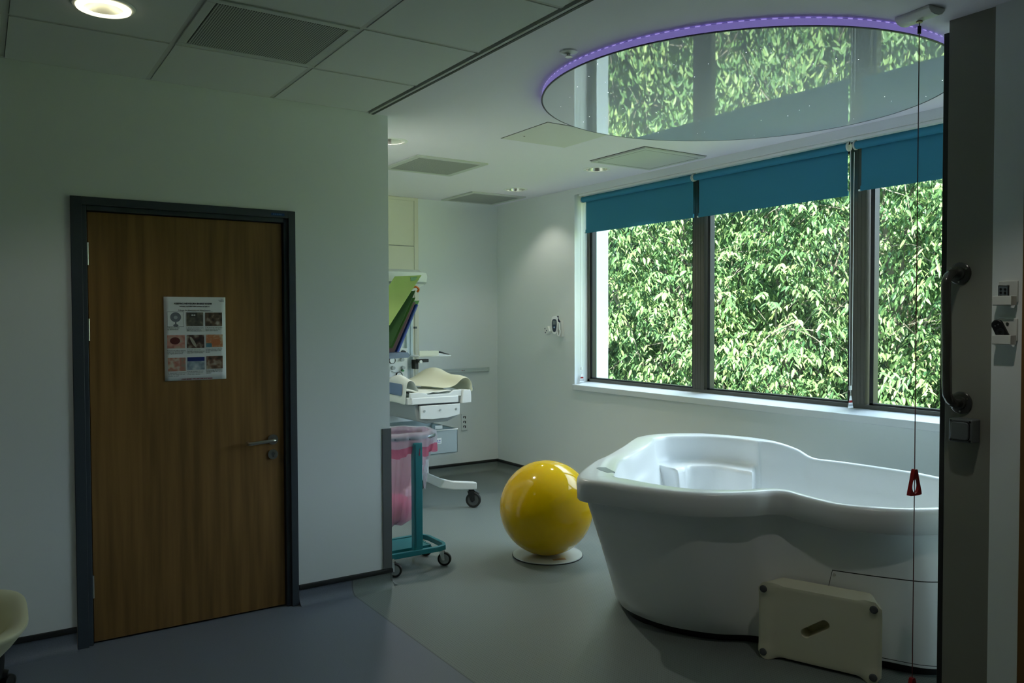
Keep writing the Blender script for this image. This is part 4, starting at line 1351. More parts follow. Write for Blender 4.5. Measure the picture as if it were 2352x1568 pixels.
# bed tray
m = MB()
tray = [(2.79, 5.70), (2.815, 5.672), (3.22, 5.665), (3.235, 5.68), (3.24, 6.38), (2.80, 6.38), (2.785, 6.36)]
m.prism(tray, lambda u, v, w: (u, v, w), 0.872, 0.925)
m.build('bed_tray', res_m, rz, bevel=0.006, seg=3)
m = MB()
m.prism([(2.80, 0.92), (2.80, 0.968), (2.92, 0.962), (2.96, 0.945), (3.15, 0.946), (3.19, 0.97), (3.26, 0.972), (3.26, 0.92)], lambda u, v, w: (u, w, v), 5.675, 5.70)
m.build('front_lip', res_m, rz, bevel=0.004)
B(2.83, 3.22, 5.71, 6.34, 0.925, 0.952).build('mattress', pm('mattress_grey', (196, 200, 196), 0.6), rz, bevel=0.008)
B(2.865, 3.235, 5.664, 5.676, 0.862, 0.868).build('drawer_slot', black_m, rz, smooth=False)
dp = MB().prism([(2.875, 0.862), (3.232, 0.862), (3.23, 0.775), (3.12, 0.755), (2.98, 0.752), (2.878, 0.76)], lambda u, v, w: (u, w, v), 5.652, 5.672).build('front_panel', res_m, rz, bevel=0.003)
for x in (2.91, 3.05, 3.195):
    MB().cyl((x, 5.652, 0.822), (x, 5.647, 0.822), 0.0085, n=16).build('screw', resg_m, dp)
MB().prism([(2.84, 0.87), (2.865, 0.74), (2.95, 0.715), (3.14, 0.722), (3.235, 0.76), (3.24, 0.87)], lambda u, v, w: (u, w, v), 5.69, 6.3).build('under_tray', resg_m, rz, bevel=0.01, seg=3)
MB().prism([(3.255, 0.86), (3.345, 0.865), (3.342, 0.945), (3.335, 0.968), (3.27, 0.972), (3.262, 0.93)], lambda u, v, w: (u, w, v), 5.66, 5.76).build('side_box', white_m, rz, bevel=0.005, seg=3)
# storage box under the bed
bx = thing('storage_box', (3.04, 5.95, 0.45), 'frosted plastic storage box under the infant warmer bed', 'storage box')
m = MB()
X0, X1, YA, YB, ZA, ZB = 2.832, 3.235, 5.70, 6.15, 0.462, 0.652
m.box(X0, X1, YA, YA + 0.006, ZA, ZB).box(X0, X1, YB - 0.006, YB, ZA, ZB + 0.03).box(X0, X0 + 0.006, YA, YB, ZA, ZB).box(X1 - 0.006, X1, YA, YB, ZA, ZB).box(X0, X1, YA, YB, ZA, ZA + 0.006)
m.build('walls', frost_m, bx, smooth=False)
MB().tube([(X0, YA, ZB), (X1, YA, ZB), (X1, YB, ZB), (X0, YB, ZB)], 0.005, 8, loop=True).build('rim', offwhite_m, bx)
B(3.03, 3.095, YA - 0.0015, YA, ZB + 0.012, ZB + 0.04).build('paper_label', paper_m, bx, smooth=False, label='white paper label')
lb = B(3.0, 3.085, YA - 0.0015, YA, 0.545, 0.59).build('sticker', paper_m, bx, smooth=False, label='white sticker with blue lettering')
for k, (x, w_) in enumerate(((3.03, 0.006), (3.04, 0.006), (3.05, 0.006), (3.062, 0.003), (3.07, 0.006))):
    B(x, x + w_, YA - 0.0022, YA - 0.0015, 0.563, 0.577).build('lettering', blueink_m, lb, smooth=False)
B(3.03, 3.078, YA - 0.0022, YA - 0.0015, 0.552, 0.556).build('lettering', blueink_m, lb, smooth=False)
# shelf that carries the box
B(2.84, 3.23, 5.72, 6.3, 0.445, 0.46).build('lower_shelf', res_m, rz, bevel=0.003)
# column, control panel, hood
B(2.93, 3.18, 6.40, 6.52, 0.22, 1.9).build('column', res_m, rz, bevel=0.006)
MB().box(3.115, 3.135, 6.375, 6.40, 0.95, 1.86).box(3.155, 3.175, 6.375, 6.40, 0.95, 1.86).box(3.12, 3.17, 6.385, 6.40, 0.95, 1.86).box(3.10, 3.175, 6.365, 6.376, 1.135, 1.15).build('mounting_channel', pm('pale_channel', (208, 222, 228), 0.35), rz, bevel=0.002)
cp = B(2.80, 3.105, 6.34, 6.41, 0.99, 1.29).build('control_panel', res_m, rz, bevel=0.004)
def gauge(x, z, r):
    g_ = MB().lathe([(r, 0), (r, 0.014), (r * 0.86, 0.016)], (x, 6.34, z), Vector((0, -1, 0)).to_track_quat('Z', 'Y'), n=32, cap1=False).build('gauge', black_m, cp)
    MB().cyl((x, 6.337, z), (x, 6.329, z), r * 0.88, n=32).build('dial', paper_m, g_)
    return g_
for x, z, r in ((2.955, 1.19, 0.03), (3.02, 1.06, 0.03)):
    g_ = gauge(x, z, r)
def knob(x, z, mat=resg_m, r=0.018):
    MB().cyl((x, 6.34, z), (x, 6.31, z), r, r * 0.85, n=20).build('knob', mat, cp)
knob(3.045, 1.195, resg_m); knob(2.96, 1.125, resg_m); knob(3.055, 1.125, resg_m, 0.016)
knob(3.05, 1.10, pm('green_knob', (60, 140, 80), 0.4), 0.010)
knob(3.06, 1.255, black_m, 0.02)
MB().tube(catmull([(2.95, 6.335, 1.098), (2.98, 6.33, 1.086), (3.02, 6.33, 1.09), (3.045, 6.33, 1.1)], 4, False), 0.003, 8).build('gas_pipe', resg_m, cp)
hd = MB()
HX, HYc, HZ = 2.955, 6.28, 1.86
def hood_ring(rx, ry, z):
    return [(HX + rx * math.copysign(abs(math.cos(a)) ** 0.75, math.cos(a)), HYc + ry * math.copysign(abs(math.sin(a)) ** 0.75, math.sin(a)), z) for a in [2 * PI * i / 56 for i in range(56)]]
hd.rings([hood_ring(0.12, 0.16, 1.745), hood_ring(0.15, 0.19, 1.79), hood_ring(0.235, 0.25, 1.835), hood_ring(0.25, 0.26, 1.85), hood_ring(0.258, 0.265, 1.90), hood_ring(0.25, 0.26, 1.93), hood_ring(0.19, 0.2, 1.955), hood_ring(0.05, 0.06, 1.965)])
hd.build('heater_hood', res_m, rz, angle=50)
MB().rings([hood_ring(0.236, 0.252, 1.834), hood_ring(0.252, 0.262, 1.848), hood_ring(0.254, 0.264, 1.852), hood_ring(0.238, 0.254, 1.838)], loop=True).build('hood_seam', resg_m, rz)
MB().tube([(3.19, 6.33, 1.45), (3.19, 6.33, 0.97)], 0.003, 8).build('cable', offwhite_m, rz)
B(3.178, 3.2, 6.345, 6.37, 1.46, 1.478).build('cable_clip', greyrub_m, rz)
MB().tube(catmull([(3.165, 6.36, 1.26), (3.185, 6.33, 1.19), (3.195, 6.32, 1.1), (3.23, 6.32, 1.0), (3.29, 6.3, 0.97)], 5, False), 0.0022, 6).build('thin_cable', white_m, rz)
# side shelf arm
sh = B(3.15, 3.47, 6.22, 6.44, 1.216, 1.226).build('side_shelf', res_m, rz, bevel=0.003)
MB().prism([(3.15, 1.226), (3.335, 1.226), (3.335, 1.268), (3.15, 1.272)], lambda u, v, w: (u, w, v), 6.20, 6.212).build('shelf_edge', pm('shelf_edge_cream', (214, 218, 200), 0.5), sh)
MB().box(3.165, 3.275, 6.27, 6.31, 1.168, 1.196).box(3.15, 3.185, 6.29, 6.36, 1.11, 1.19).build('bracket', black_m, sh, bevel=0.004)
MB().cyl((3.19, 6.262, 1.175), (3.19, 6.25, 1.175), 0.014, n=6).build('bracket_nut', white_m, sh)
# base legs and casters
def leg(pts, wy=0.06):
    rs = []
    for (x, y, zt, zb) in pts:
        rs.append([(x, y - wy / 2, zb), (x + 0.0, y + wy / 2, zb), (x, y + wy / 2, zt), (x, y - wy / 2, zt)])
    return MB().rings(rs)
leg([(2.95, 6.20, 0.33, 0.25), (3.06, 5.99, 0.285, 0.205), (3.15, 5.84, 0.235, 0.155), (3.22, 5.76, 0.218, 0.148), (3.375, 5.655, 0.212, 0.15)]).build('leg', res_m, rz, bevel=0.01, seg=3)
leg([(3.1, 6.20, 0.33, 0.25), (2.98, 5.99, 0.285, 0.205), (2.90, 5.84, 0.235, 0.155), (2.83, 5.76, 0.218, 0.148), (2.74, 5.68, 0.212, 0.15)]).build('leg', res_m, rz, bevel=0.01, seg=3)
MB().box(2.90, 3.21, 6.15, 6.6, 0.2, 0.34).build('base_block', res_m, rz, bevel=0.015, seg=3)
for x, y in ((3.352, 5.682), (2.76, 5.70), (3.26, 6.5), (2.86, 6.5)):
    k = caster(x + 0.012, y - 0.012, 0.0625, rz, None, 0.75, -0.66, 0.03, rubber_m, greyrub_m)
    m = MB().cyl((x, y, 0.12), (x, y, 0.2 if y > 6 else 0.155), 0.022, n=18)
    for s in (-1, 1):
        off = Vector((0.66, 0.75, 0)) * 0.02 * s
        m.prism([(-0.03, 0.135), (0.025, 0.138), (0.03, 0.06), (0.012, 0.046), (0.0, 0.05)], lambda u, v, w, o=off: Vector((x + 0.75 * u + o.x, y - 0.66 * u + o.y, v)) + Vector((0.66, 0.75, 0)) * w, -0.003, 0.003)
    m.build('caster_fork', black_m, rz, bevel=0.002)
    MB().obox((x + 0.035, y - 0.03, 0.128), (0.05, 0.02, 0.008), Matrix.Rotation(math.radians(-41), 3, 'Z') @ Matrix.Rotation(math.radians(28), 3, 'Y')).build('brake_pedal', greyrub_m, rz, bevel=0.002)

# book lying open on the side shelf
t = thing('notebook', (3.38, 6.34, 1.227), 'dark covered notebook lying half open on the side shelf', 'notebook')
MB().rings([[(x, y, z) for x, z in ((3.33, 1.2275), (3.345, 1.262), (3.37, 1.262), (3.42, 1.245), (3.463, 1.234), (3.463, 1.231), (3.42, 1.24), (3.37, 1.254), (3.352, 1.25), (3.345, 1.2275))] for y in (6.24, 6.42)]).build('cover', black_m, t)
MB().rings([[(x, y, z) for x, z in ((3.345, 1.2275), (3.352, 1.249), (3.40, 1.241), (3.455, 1.2295), (3.455, 1.2275))] for y in (6.25, 6.41)]).build('pages', paper_m, t)

# towels
def cloth(rows, name, mat, parent, thick=0.006):
    o = MB().rings(rows, closed=False).build(name, mat, parent, angle=70)
    md = o.modifiers.new('thickness', 'SOLIDIFY')
    md.thickness = thick
    md.offset = 1.0
    md2 = o.modifiers.new('soft', 'SUBSURF')
    md2.levels = 1
    md2.render_levels = 2
    return o
rt_ = random.Random(11)
def jit(a):
    return (rt_.random() - 0.5) * a
# right towel: over the right side wall, rising towards the bed head
tw = thing('towel', (3.25, 5.95, 0.955), 'cream towel draped up over the right side of the infant warmer bed', 'towel')
prof = [(3.10, 0.985), (3.17, 0.988), (3.225, 1.003), (3.258, 1.03), (3.285, 1.052), (3.32, 1.06), (3.352, 1.045), (3.37, 1.01), (3.376, 0.975), (3.378, 0.945)]
rows = []
for j in range(15):
    y = 5.70 + 0.042 * j
    f = j / 14
    row = []
    for k, (x, z) in enumerate(prof):
        inner = sstep(5, 1, k) if False else (1 - k / 5 if k < 5 else 0)
        up_ = 0.055 * sstep(0.0, 0.8, f) * (1 - abs(k - 4.5) / 5.5)
        row.append((x - 0.16 * f * inner + jit(0.004), y + jit(0.004), z + up_ + 0.012 * math.sin(j * 0.6 + 0.4) * (1 if 3 <= k <= 6 else 0.3)))
    rows.append(row)
cloth(rows, 'terry_cloth', tcream_m, tw)
hang = []
for j in range(13):
    y = 5.704 + 0.042 * j
    hang.append([(3.384 + 0.003 * math.sin(j * 2.1 + k), y, 1.0 - 0.022 * k) for k in range(3)])
cloth(hang, 'striped_hem', tstripe_m, tw, 0.003)
# middle towel on the mattress
tw = thing('towel', (2.98, 5.9, 0.952), 'rumpled white towel lying flat in the middle of the infant warmer bed', 'towel')
rows = []
for j in range(12):
    y = 5.672 + 0.045 * j
    rows.append([(2.85 + 0.032 * k, y + jit(0.004), 0.966 + 0.012 * math.sin(1.7 * k + 0.6 * j) * math.sin(0.5 * j + 0.3) + 0.016 * sstep(7, 10, k) * (1 - sstep(0, 6, j)) + 0.004 * math.cos(j + k) + (0.03 * sstep(9, 11, k) if j > 3 else 0)) for k in range(11)])
cloth(rows, 'terry_cloth', towel_m, tw, 0.01)
# left towel: hangs over the left edge
tw = thing('towel', (2.79, 5.9, 0.9), 'white towel with a blue stripe hung over the left edge of the infant warmer bed', 'towel')
prof = [(2.885, 0.968), (2.868, 0.99), (2.850, 1.03), (2.83, 1.055), (2.80, 1.06), (2.785, 1.04), (2.778, 0.99), (2.775, 0.95), (2.77, 0.91), (2.768, 0.87)]
def lrow(y, j):
    d = 0.02 * sstep(0, 4, j)
    return [(x + jit(0.003) - d * 0.3, y, z + (0.02 + 0.02 * math.sin(j * 0.5)) * (1 if k in (2, 3, 4, 5) else 0.3) * min(1, j / 4)) for k, (x, z) in enumerate(prof)]
rows = [lrow(5.69 + 0.045 * j, j) for j in range(15)]
cloth(rows, 'terry_cloth', towel_m, tw)
rows = []
for j in range(14):
    y = 5.74 + 0.045 * j
    rows.append([(2.767 - 0.002 * k, y, 1.035 - 0.032 * k) for k in range(4)])
cloth(rows, 'blue_stripe', tstripe_m, tw, 0.004)
# small green item at the bed head
m = MB().sphere((3.13, 6.3, 0.975), 0.03, 16, 10, (1.2, 1, 0.75))
o = m.build('face_mask', pm('pale_green_plastic', (176, 220, 140), 0.4), None)
o['label'] = 'small pale green plastic mask at the head of the infant warmer bed'
o['category'] = 'mask'

# ------------------------------------------------------------------ wallets in a rack, seen past the corner
def wallet(name, top_right, bottom_right, width, mat, label, y, thick=0.006, cat='document wallet'):
    tr_ = Vector((top_right[0], y, top_right[1]))
    br_ = Vector((bottom_right[0], y, bottom_right[1]))
    e = (tr_ - br_).normalized()
    pv = Vector((-e.z, 0, e.x))
    if pv.x > 0:
        pv = -pv
    pv = (Vector((-1, 0.25, -0.06))).normalized()
    t = thing(name, tuple(br_ + pv * width / 2), label, cat, None)
    tl_, bl_ = tr_ + pv * width, br_ + pv * width
    nn = (br_ - tr_).cross(pv).normalized() * thick
    if nn.y < 0:
        nn = -nn
    MB().rings([[tr_, tl_, bl_, br_], [tr_ + nn, tl_ + nn, bl_ + nn, br_ + nn]]).build('cover', mat, t, bevel=0.002)
    return t, tr_, br_, pv, nn
t, a, b, pv, nn = wallet('document_wallet', (3.02, 1.90), (2.735, 1.495), 0.22, lime_m, 'lime green plastic wallet, front and highest of the tilted wallets', 5.90)
MB().obox(a + pv * 0.05 + Vector((-0.01, -0.004, -0.028)), (0.075, 0.003, 0.03), Matrix.Rotation(math.radians(-6), 3, 'Y')).build('clip', pm('green_clip', (90, 140, 80), 0.3), t, bevel=0.001)
t, a, b, pv, nn = wallet('document_wallet', (2.985, 1.775), (2.765, 1.325), 0.22, dgreen2_m, 'dark green wallet with an amber loop, just behind the lime wallet', 5.94, 0.02)
MB().tube(catmull([a + Vector((-0.06, -0.004, 0.005)), a + Vector((-0.03, -0.01, 0.025)), a + Vector((0.0, -0.012, 0.03)), a + Vector((0.022, -0.012, 0.01)), a + Vector((0.01, -0.008, -0.012))], 4, False), 0.009, 10).build('amber_loop', pm('amber_plastic', (190, 96, 10), 0.2), t)
wallet('document_wallet', (3.005, 1.72), (2.795, 1.31), 0.22, dgreen_m, 'mid green wallet in the middle of the tilted wallets', 5.98, 0.012)
wallet('document_wallet', (3.03, 1.685), (2.835, 1.275), 0.22, mauve_m, 'dusty mauve wallet between the green and blue ones', 6.03, 0.02)
t, a, b, pv, nn = wallet('document_wallet', (3.065, 1.665), (2.875, 1.255), 0.22, blue_m, 'navy blue wallet with a round spine near the back of the tilted wallets', 6.075, 0.012)
MB().tube([a, b], 0.012, 10).build('spine', pm('blue_spine', (26, 62, 150), 0.3), t)
wallet('document_wallet', (3.115, 1.70), (2.895, 1.25), 0.22, pgreen_m, 'pale green see-through wallet at the very back of the tilted wallets', 6.125, 0.005)
t = thing('wallet_rack', (2.80, 6.1, 1.24), 'grey blue bottom tray holding the tilted wallets', 'rack')
MB().prism([(2.58, 1.225), (2.885, 1.232), (2.905, 1.25), (2.885, 1.275), (2.58, 1.268)], lambda u, v, w: (u, w, v), 5.885, 6.16).build('tray', film('tray_film', (150, 168, 190), 0.75), t)
B(2.6, 2.9, 6.16, 6.34, 1.225, 1.25).build('arm', resg_m, t, bevel=0.003)

# ------------------------------------------------------------------ back wall fittings
t = thing('wall_rail', (4.01, BY, 1.01), 'horizontal white equipment rail on the back wall', 'rail')
MB().prism([(0, 1.012), (-0.012, 1.012), (-0.014, 1.02), (-0.01, 1.03), (-0.014, 1.042), (-0.012, 1.052), (0, 1.052)], lambda u, v, w: (w, BY - 0.012 + u, v), 3.70, 4.322).build('rail', pm('rail_grey', (196, 206, 204), 0.35), t)
MB().box(3.76, 3.80, BY - 0.014, BY, 1.018, 1.046).box(4.22, 4.26, BY - 0.014, BY, 1.018, 1.046).build('bracket', resg_m, t)
B(3.688, 3.702, BY - 0.03, BY - 0.004, 1.008, 1.056).build('end_cap', pm('blue_cap', (60, 104, 150), 0.4), t, bevel=0.003, label='blue end cap')
B(4.318, 4.33, BY - 0.028, BY - 0.004, 1.01, 1.054).build('end_cap', pm('rail_cap_white', (206, 214, 212), 0.4), t, bevel=0.003)
MB().cyl((4.01, BY - 0.027, 1.031), (4.01, BY - 0.0255, 1.031), 0.005, n=14).build('emblem', redink_m, t)
B(4.02, 4.04, BY - 0.0268, BY - 0.0255, 1.028, 1.033).build('marking', greyrub_m, t)
t = thing('socket_plate', (4.04, BY, 0.43), 'white wall plate with three sockets low on the back wall', 'socket')
B(4.008, 4.075, BY - 0.012, BY, 0.43, 0.60).build('plate', wall_m, t, bevel=0.003)
for z in (0.56, 0.513, 0.466):
    MB().box(4.027, 4.036, BY - 0.0135, BY - 0.0115, z - 0.006, z + 0.012).box(4.046, 4.055, BY - 0.0135, BY - 0.0115, z - 0.012, z + 0.012).box(4.03, 4.05, BY - 0.0135, BY - 0.0115, z + 0.008, z + 0.013).build('socket', black_m, t, smooth=False)

# thermometer on the window wall
TY0 = 5.90
t = thing('ear_thermometer', (WX, TY0, 1.372), 'small white hand held thermometer in a holder on the wall left of the window', 'thermometer')
MB().prism([(5.86, 1.375), (5.93, 1.39), (5.945, 1.50), (5.93, 1.53), (5.87, 1.525), (5.855, 1.40)], lambda u, v, w: (w, u, v), WX - 0.03, WX).build('wall_mount', offwhite_m, t, bevel=0.004)
q = Matrix.Rotation(math.radians(-50), 3, 'Z')
c0 = Vector((WX - 0.065, 5.915, 1.49))
bodyp = catmull([(-0.026, -0.075), (-0.01, -0.088), (0.012, -0.08), (0.028, -0.02), (0.034, 0.04), (0.026, 0.07), (-0.012, 0.072), (-0.028, 0.05), (-0.034, 0.0)] and [Vector((a, b, 0)) for a, b in [(-0.02, -0.075), (0.0, -0.088), (0.02, -0.078), (0.032, -0.02), (0.034, 0.04), (0.022, 0.07), (-0.016, 0.072), (-0.032, 0.045), (-0.032, -0.01)]], 4)
B3 = lambda u, v, w: c0 + q @ Vector((u, w, v))
MB().prism([(p.x, p.y) for p in bodyp], B3, -0.02, 0.025).build('body', white_m, t, bevel=0.006, seg=3)
MB().prism([(p.x * 0.66, p.y * 0.72 - 0.004) for p in bodyp], B3, -0.0225, -0.0195).build('display_surround', pm('navy_plastic', (30, 44, 64), 0.25), t)
MB().prism([(-0.014, 0.0), (0.014, 0.0), (0.015, 0.036), (-0.014, 0.036)], B3, -0.0235, -0.022).build('display', pm('lcd', (96, 108, 110), 0.2), t)
MB().cyl(B3(0.0, -0.025, -0.022), B3(0.0, -0.025, -0.025), 0.008, n=16).build('button', pm('button_blue', (120, 150, 186), 0.3), t)
loop_ = [(WX - 0.05 - 0.004, 5.872 + 0.022 * math.cos(a) * (0.6 + 0.4 * (math.sin(a) < 0)), 1.445 + 0.062 * math.sin(a)) for a in [2 * PI * i / 40 for i in range(40)]]
MB().tube(loop_, 0.0055, 10, loop=True).build('coiled_lead', white_m, t)
bx2 = MB().obox((WX - 0.085, 5.985, 1.435), (0.05, 0.075, 0.055), Matrix.Rotation(math.radians(-30), 3, 'X')).build('cover_box', white_m, t, bevel=0.003)
for dy, dz in ((0.02, 0.018), (-0.005, 0.0), (0.012, -0.018)):
    MB().cyl((WX - 0.1105, 5.985 + dy, 1.435 + dz), (WX - 0.1125, 5.985 + dy, 1.435 + dz), 0.006, n=12).build('dark_mark', pm('mark_navy', (50, 60, 90), 0.4) if 'mark_navy' not in MATS else MATS['mark_navy'], bx2)
MB().tube(catmull([(WX - 0.04, 5.90, 1.565), (WX - 0.05, 5.895, 1.55), (WX - 0.05, 5.88, 1.53), (WX - 0.04, 5.872, 1.51)], 4, False), 0.009, 8).build('dark_clip', pm('navy_clip', (26, 30, 64), 0.4), t)

# ------------------------------------------------------------------ cream tub seat at the left edge
cs = thing('tub_seat', (-0.1, 3.94, 0), 'low cream moulded tub seat on a black base at the left edge of the picture', 'seat')
CXX, CYY = -0.160, 3.92
def sring(rx, ry, z, n=3.2, dx=0, dy=0, tilt=0.0):
    r = []
    for i in range(64):
        a = 2 * PI * i / 64
        u = rx * math.copysign(abs(math.cos(a)) ** (2 / n), math.cos(a))
        v = ry * math.copysign(abs(math.sin(a)) ** (2 / n), math.sin(a))
        r.append((CXX + dx + u, CYY + dy + v, z + tilt * v / 0.24))
    return r
MB().rings([sring(0.12, 0.09, 0.135, 2.2, 0.03), sring(0.19, 0.145, 0.16, 2.4, 0.02), sring(0.26, 0.195, 0.225, 2.8, tilt=0.02), sring(0.305, 0.228, 0.30, 3.2, tilt=0.04), sring(0.315, 0.238, 0.322, 3.4, tilt=0.045), sring(0.313, 0.236, 0.333, 3.4, tilt=0.045), sring(0.298, 0.222, 0.336, 3.4, tilt=0.045), sring(0.275, 0.20, 0.330, 3.2, tilt=0.045),
            sring(0.245, 0.17, 0.305, 3.0, tilt=0.04), sring(0.225, 0.155, 0.25, 2.8, tilt=0.02), sring(0.17, 0.11, 0.19, 2.2), sring(0.02, 0.02, 0.18, 2)]).build('shell', cream_m, cs, angle=60)
BX_, BY_ = -0.03, 3.97
MB().lathe([(0.02, 0.17), (0.10, 0.16), (0.10, 0.12), (0.095, 0.06), (0.08, 0.05), (0.02, 0.05)], (BX_, BY_, 0), n=32).build('pedestal', black_m, cs)
for k in range(4):
    a = 2 * PI * k / 4 - 0.15
    e = (BX_ + 0.11 * math.cos(a), BY_ + 0.11 * math.sin(a))
    MB().tube([(BX_, BY_, 0.075), (BX_ + 0.07 * math.cos(a), BY_ + 0.07 * math.sin(a), 0.07), (*e, 0.062)], [0.03, 0.024, 0.018], 12).build('foot_arm', black_m, cs)
    caster(e[0], e[1], 0.031, cs, None, math.cos(a + 1), math.sin(a + 1), 0.03, black_m, black_m)

# ------------------------------------------------------------------ outside: ground and trees
grass_m = pm('grass_with_bounce_strip', (92, 112, 62), 0.9, spec=0.1)
add_var(grass_m, (134, 144, 96), 1.2, (1, 1, 1), 0.3, 0.7)
N_, L_, b_ = nodes(grass_m)
src = b_.inputs['Base Color'].links[0].from_socket
g = N_.new('ShaderNodeNewGeometry')
sx = N_.new('ShaderNodeSeparateXYZ')
L_.new(g.outputs['Position'], sx.inputs[0])
L_.new(mixc(mth('LESS_THAN', sx.outputs['X'], 7.4), src, (176, 172, 166)), b_.inputs['Base Color'])  # pale strip beside the building, added to bounce neutral light into the room
m = MB()
gx = [4.7, 7, 9, 11, 14, 18, 26, 40, 70]
gz = [-4.2, -4.2, -4.1, -3.7, -2.9, -1.6, 0.6, 3.0, 6.0]
gy = [-40, -20, -8, 0, 6, 12, 20, 34, 60]
vs = [(x, y, z + 0.25 * math.sin(0.5 * y + x)) for x, z in zip(gx, gz) for y in gy]
m.add(vs, [(i * 9 + j, i * 9 + j + 1, (i + 1) * 9 + j + 1, (i + 1) * 9 + j) for i in range(8) for j in range(8)])
struct('ground', m, grass_m)

def leaf_mat(name, dark, mid, light):
    m = bpy.data.materials.new(name)
    m.use_nodes = True
    N = m.node_tree.nodes
    L = m.node_tree.links
    N.clear()
    o = N.new('ShaderNodeOutputMaterial')
    at = N.new('ShaderNodeAttribute')
    at.attribute_name = 'tint'
    r = N.new('ShaderNodeValToRGB')
    r.color_ramp.elements[0].position = 0.0
    r.color_ramp.elements[0].color = (*s2l(dark), 1)
    r.color_ramp.elements[1].position = 1.0
    r.color_ramp.elements[1].color = (*s2l(light), 1)
    e = r.color_ramp.elements.new(0.55)
    e.color = (*s2l(mid), 1)
    d = N.new('ShaderNodeBsdfPrincipled')
    d.inputs['Roughness'].default_value = 0.45
    d.inputs['Specular IOR Level'].default_value = 0.4
    t = N.new('ShaderNodeBsdfTranslucent')
    mx = N.new('ShaderNodeMixShader')
    mx.inputs[0].default_value = 0.35
    L.new(at.outputs['Fac'], r.inputs[0])
    L.new(r.outputs[0], d.inputs['Base Color'])
    L.new(r.outputs[0], t.inputs['Color'])
    L.new(d.outputs[0], mx.inputs[1])
    L.new(t.outputs[0], mx.inputs[2])
    L.new(mx.outputs[0], o.inputs[0])
    return m
leaf_a = leaf_mat('cherry_leaf', (48, 82, 52), (94, 130, 78), (146, 168, 108))
leaf_b = leaf_mat('dark_leaf', (30, 58, 42), (54, 90, 60), (90, 122, 80))
leaf_c = leaf_mat('yellow_leaf', (90, 112, 46), (140, 150, 56), (180, 172, 78))
bark_m = pm('grey_bark', (112, 108, 96), 0.8)
barkd_m = pm('dark_bark', (70, 64, 54), 0.9)

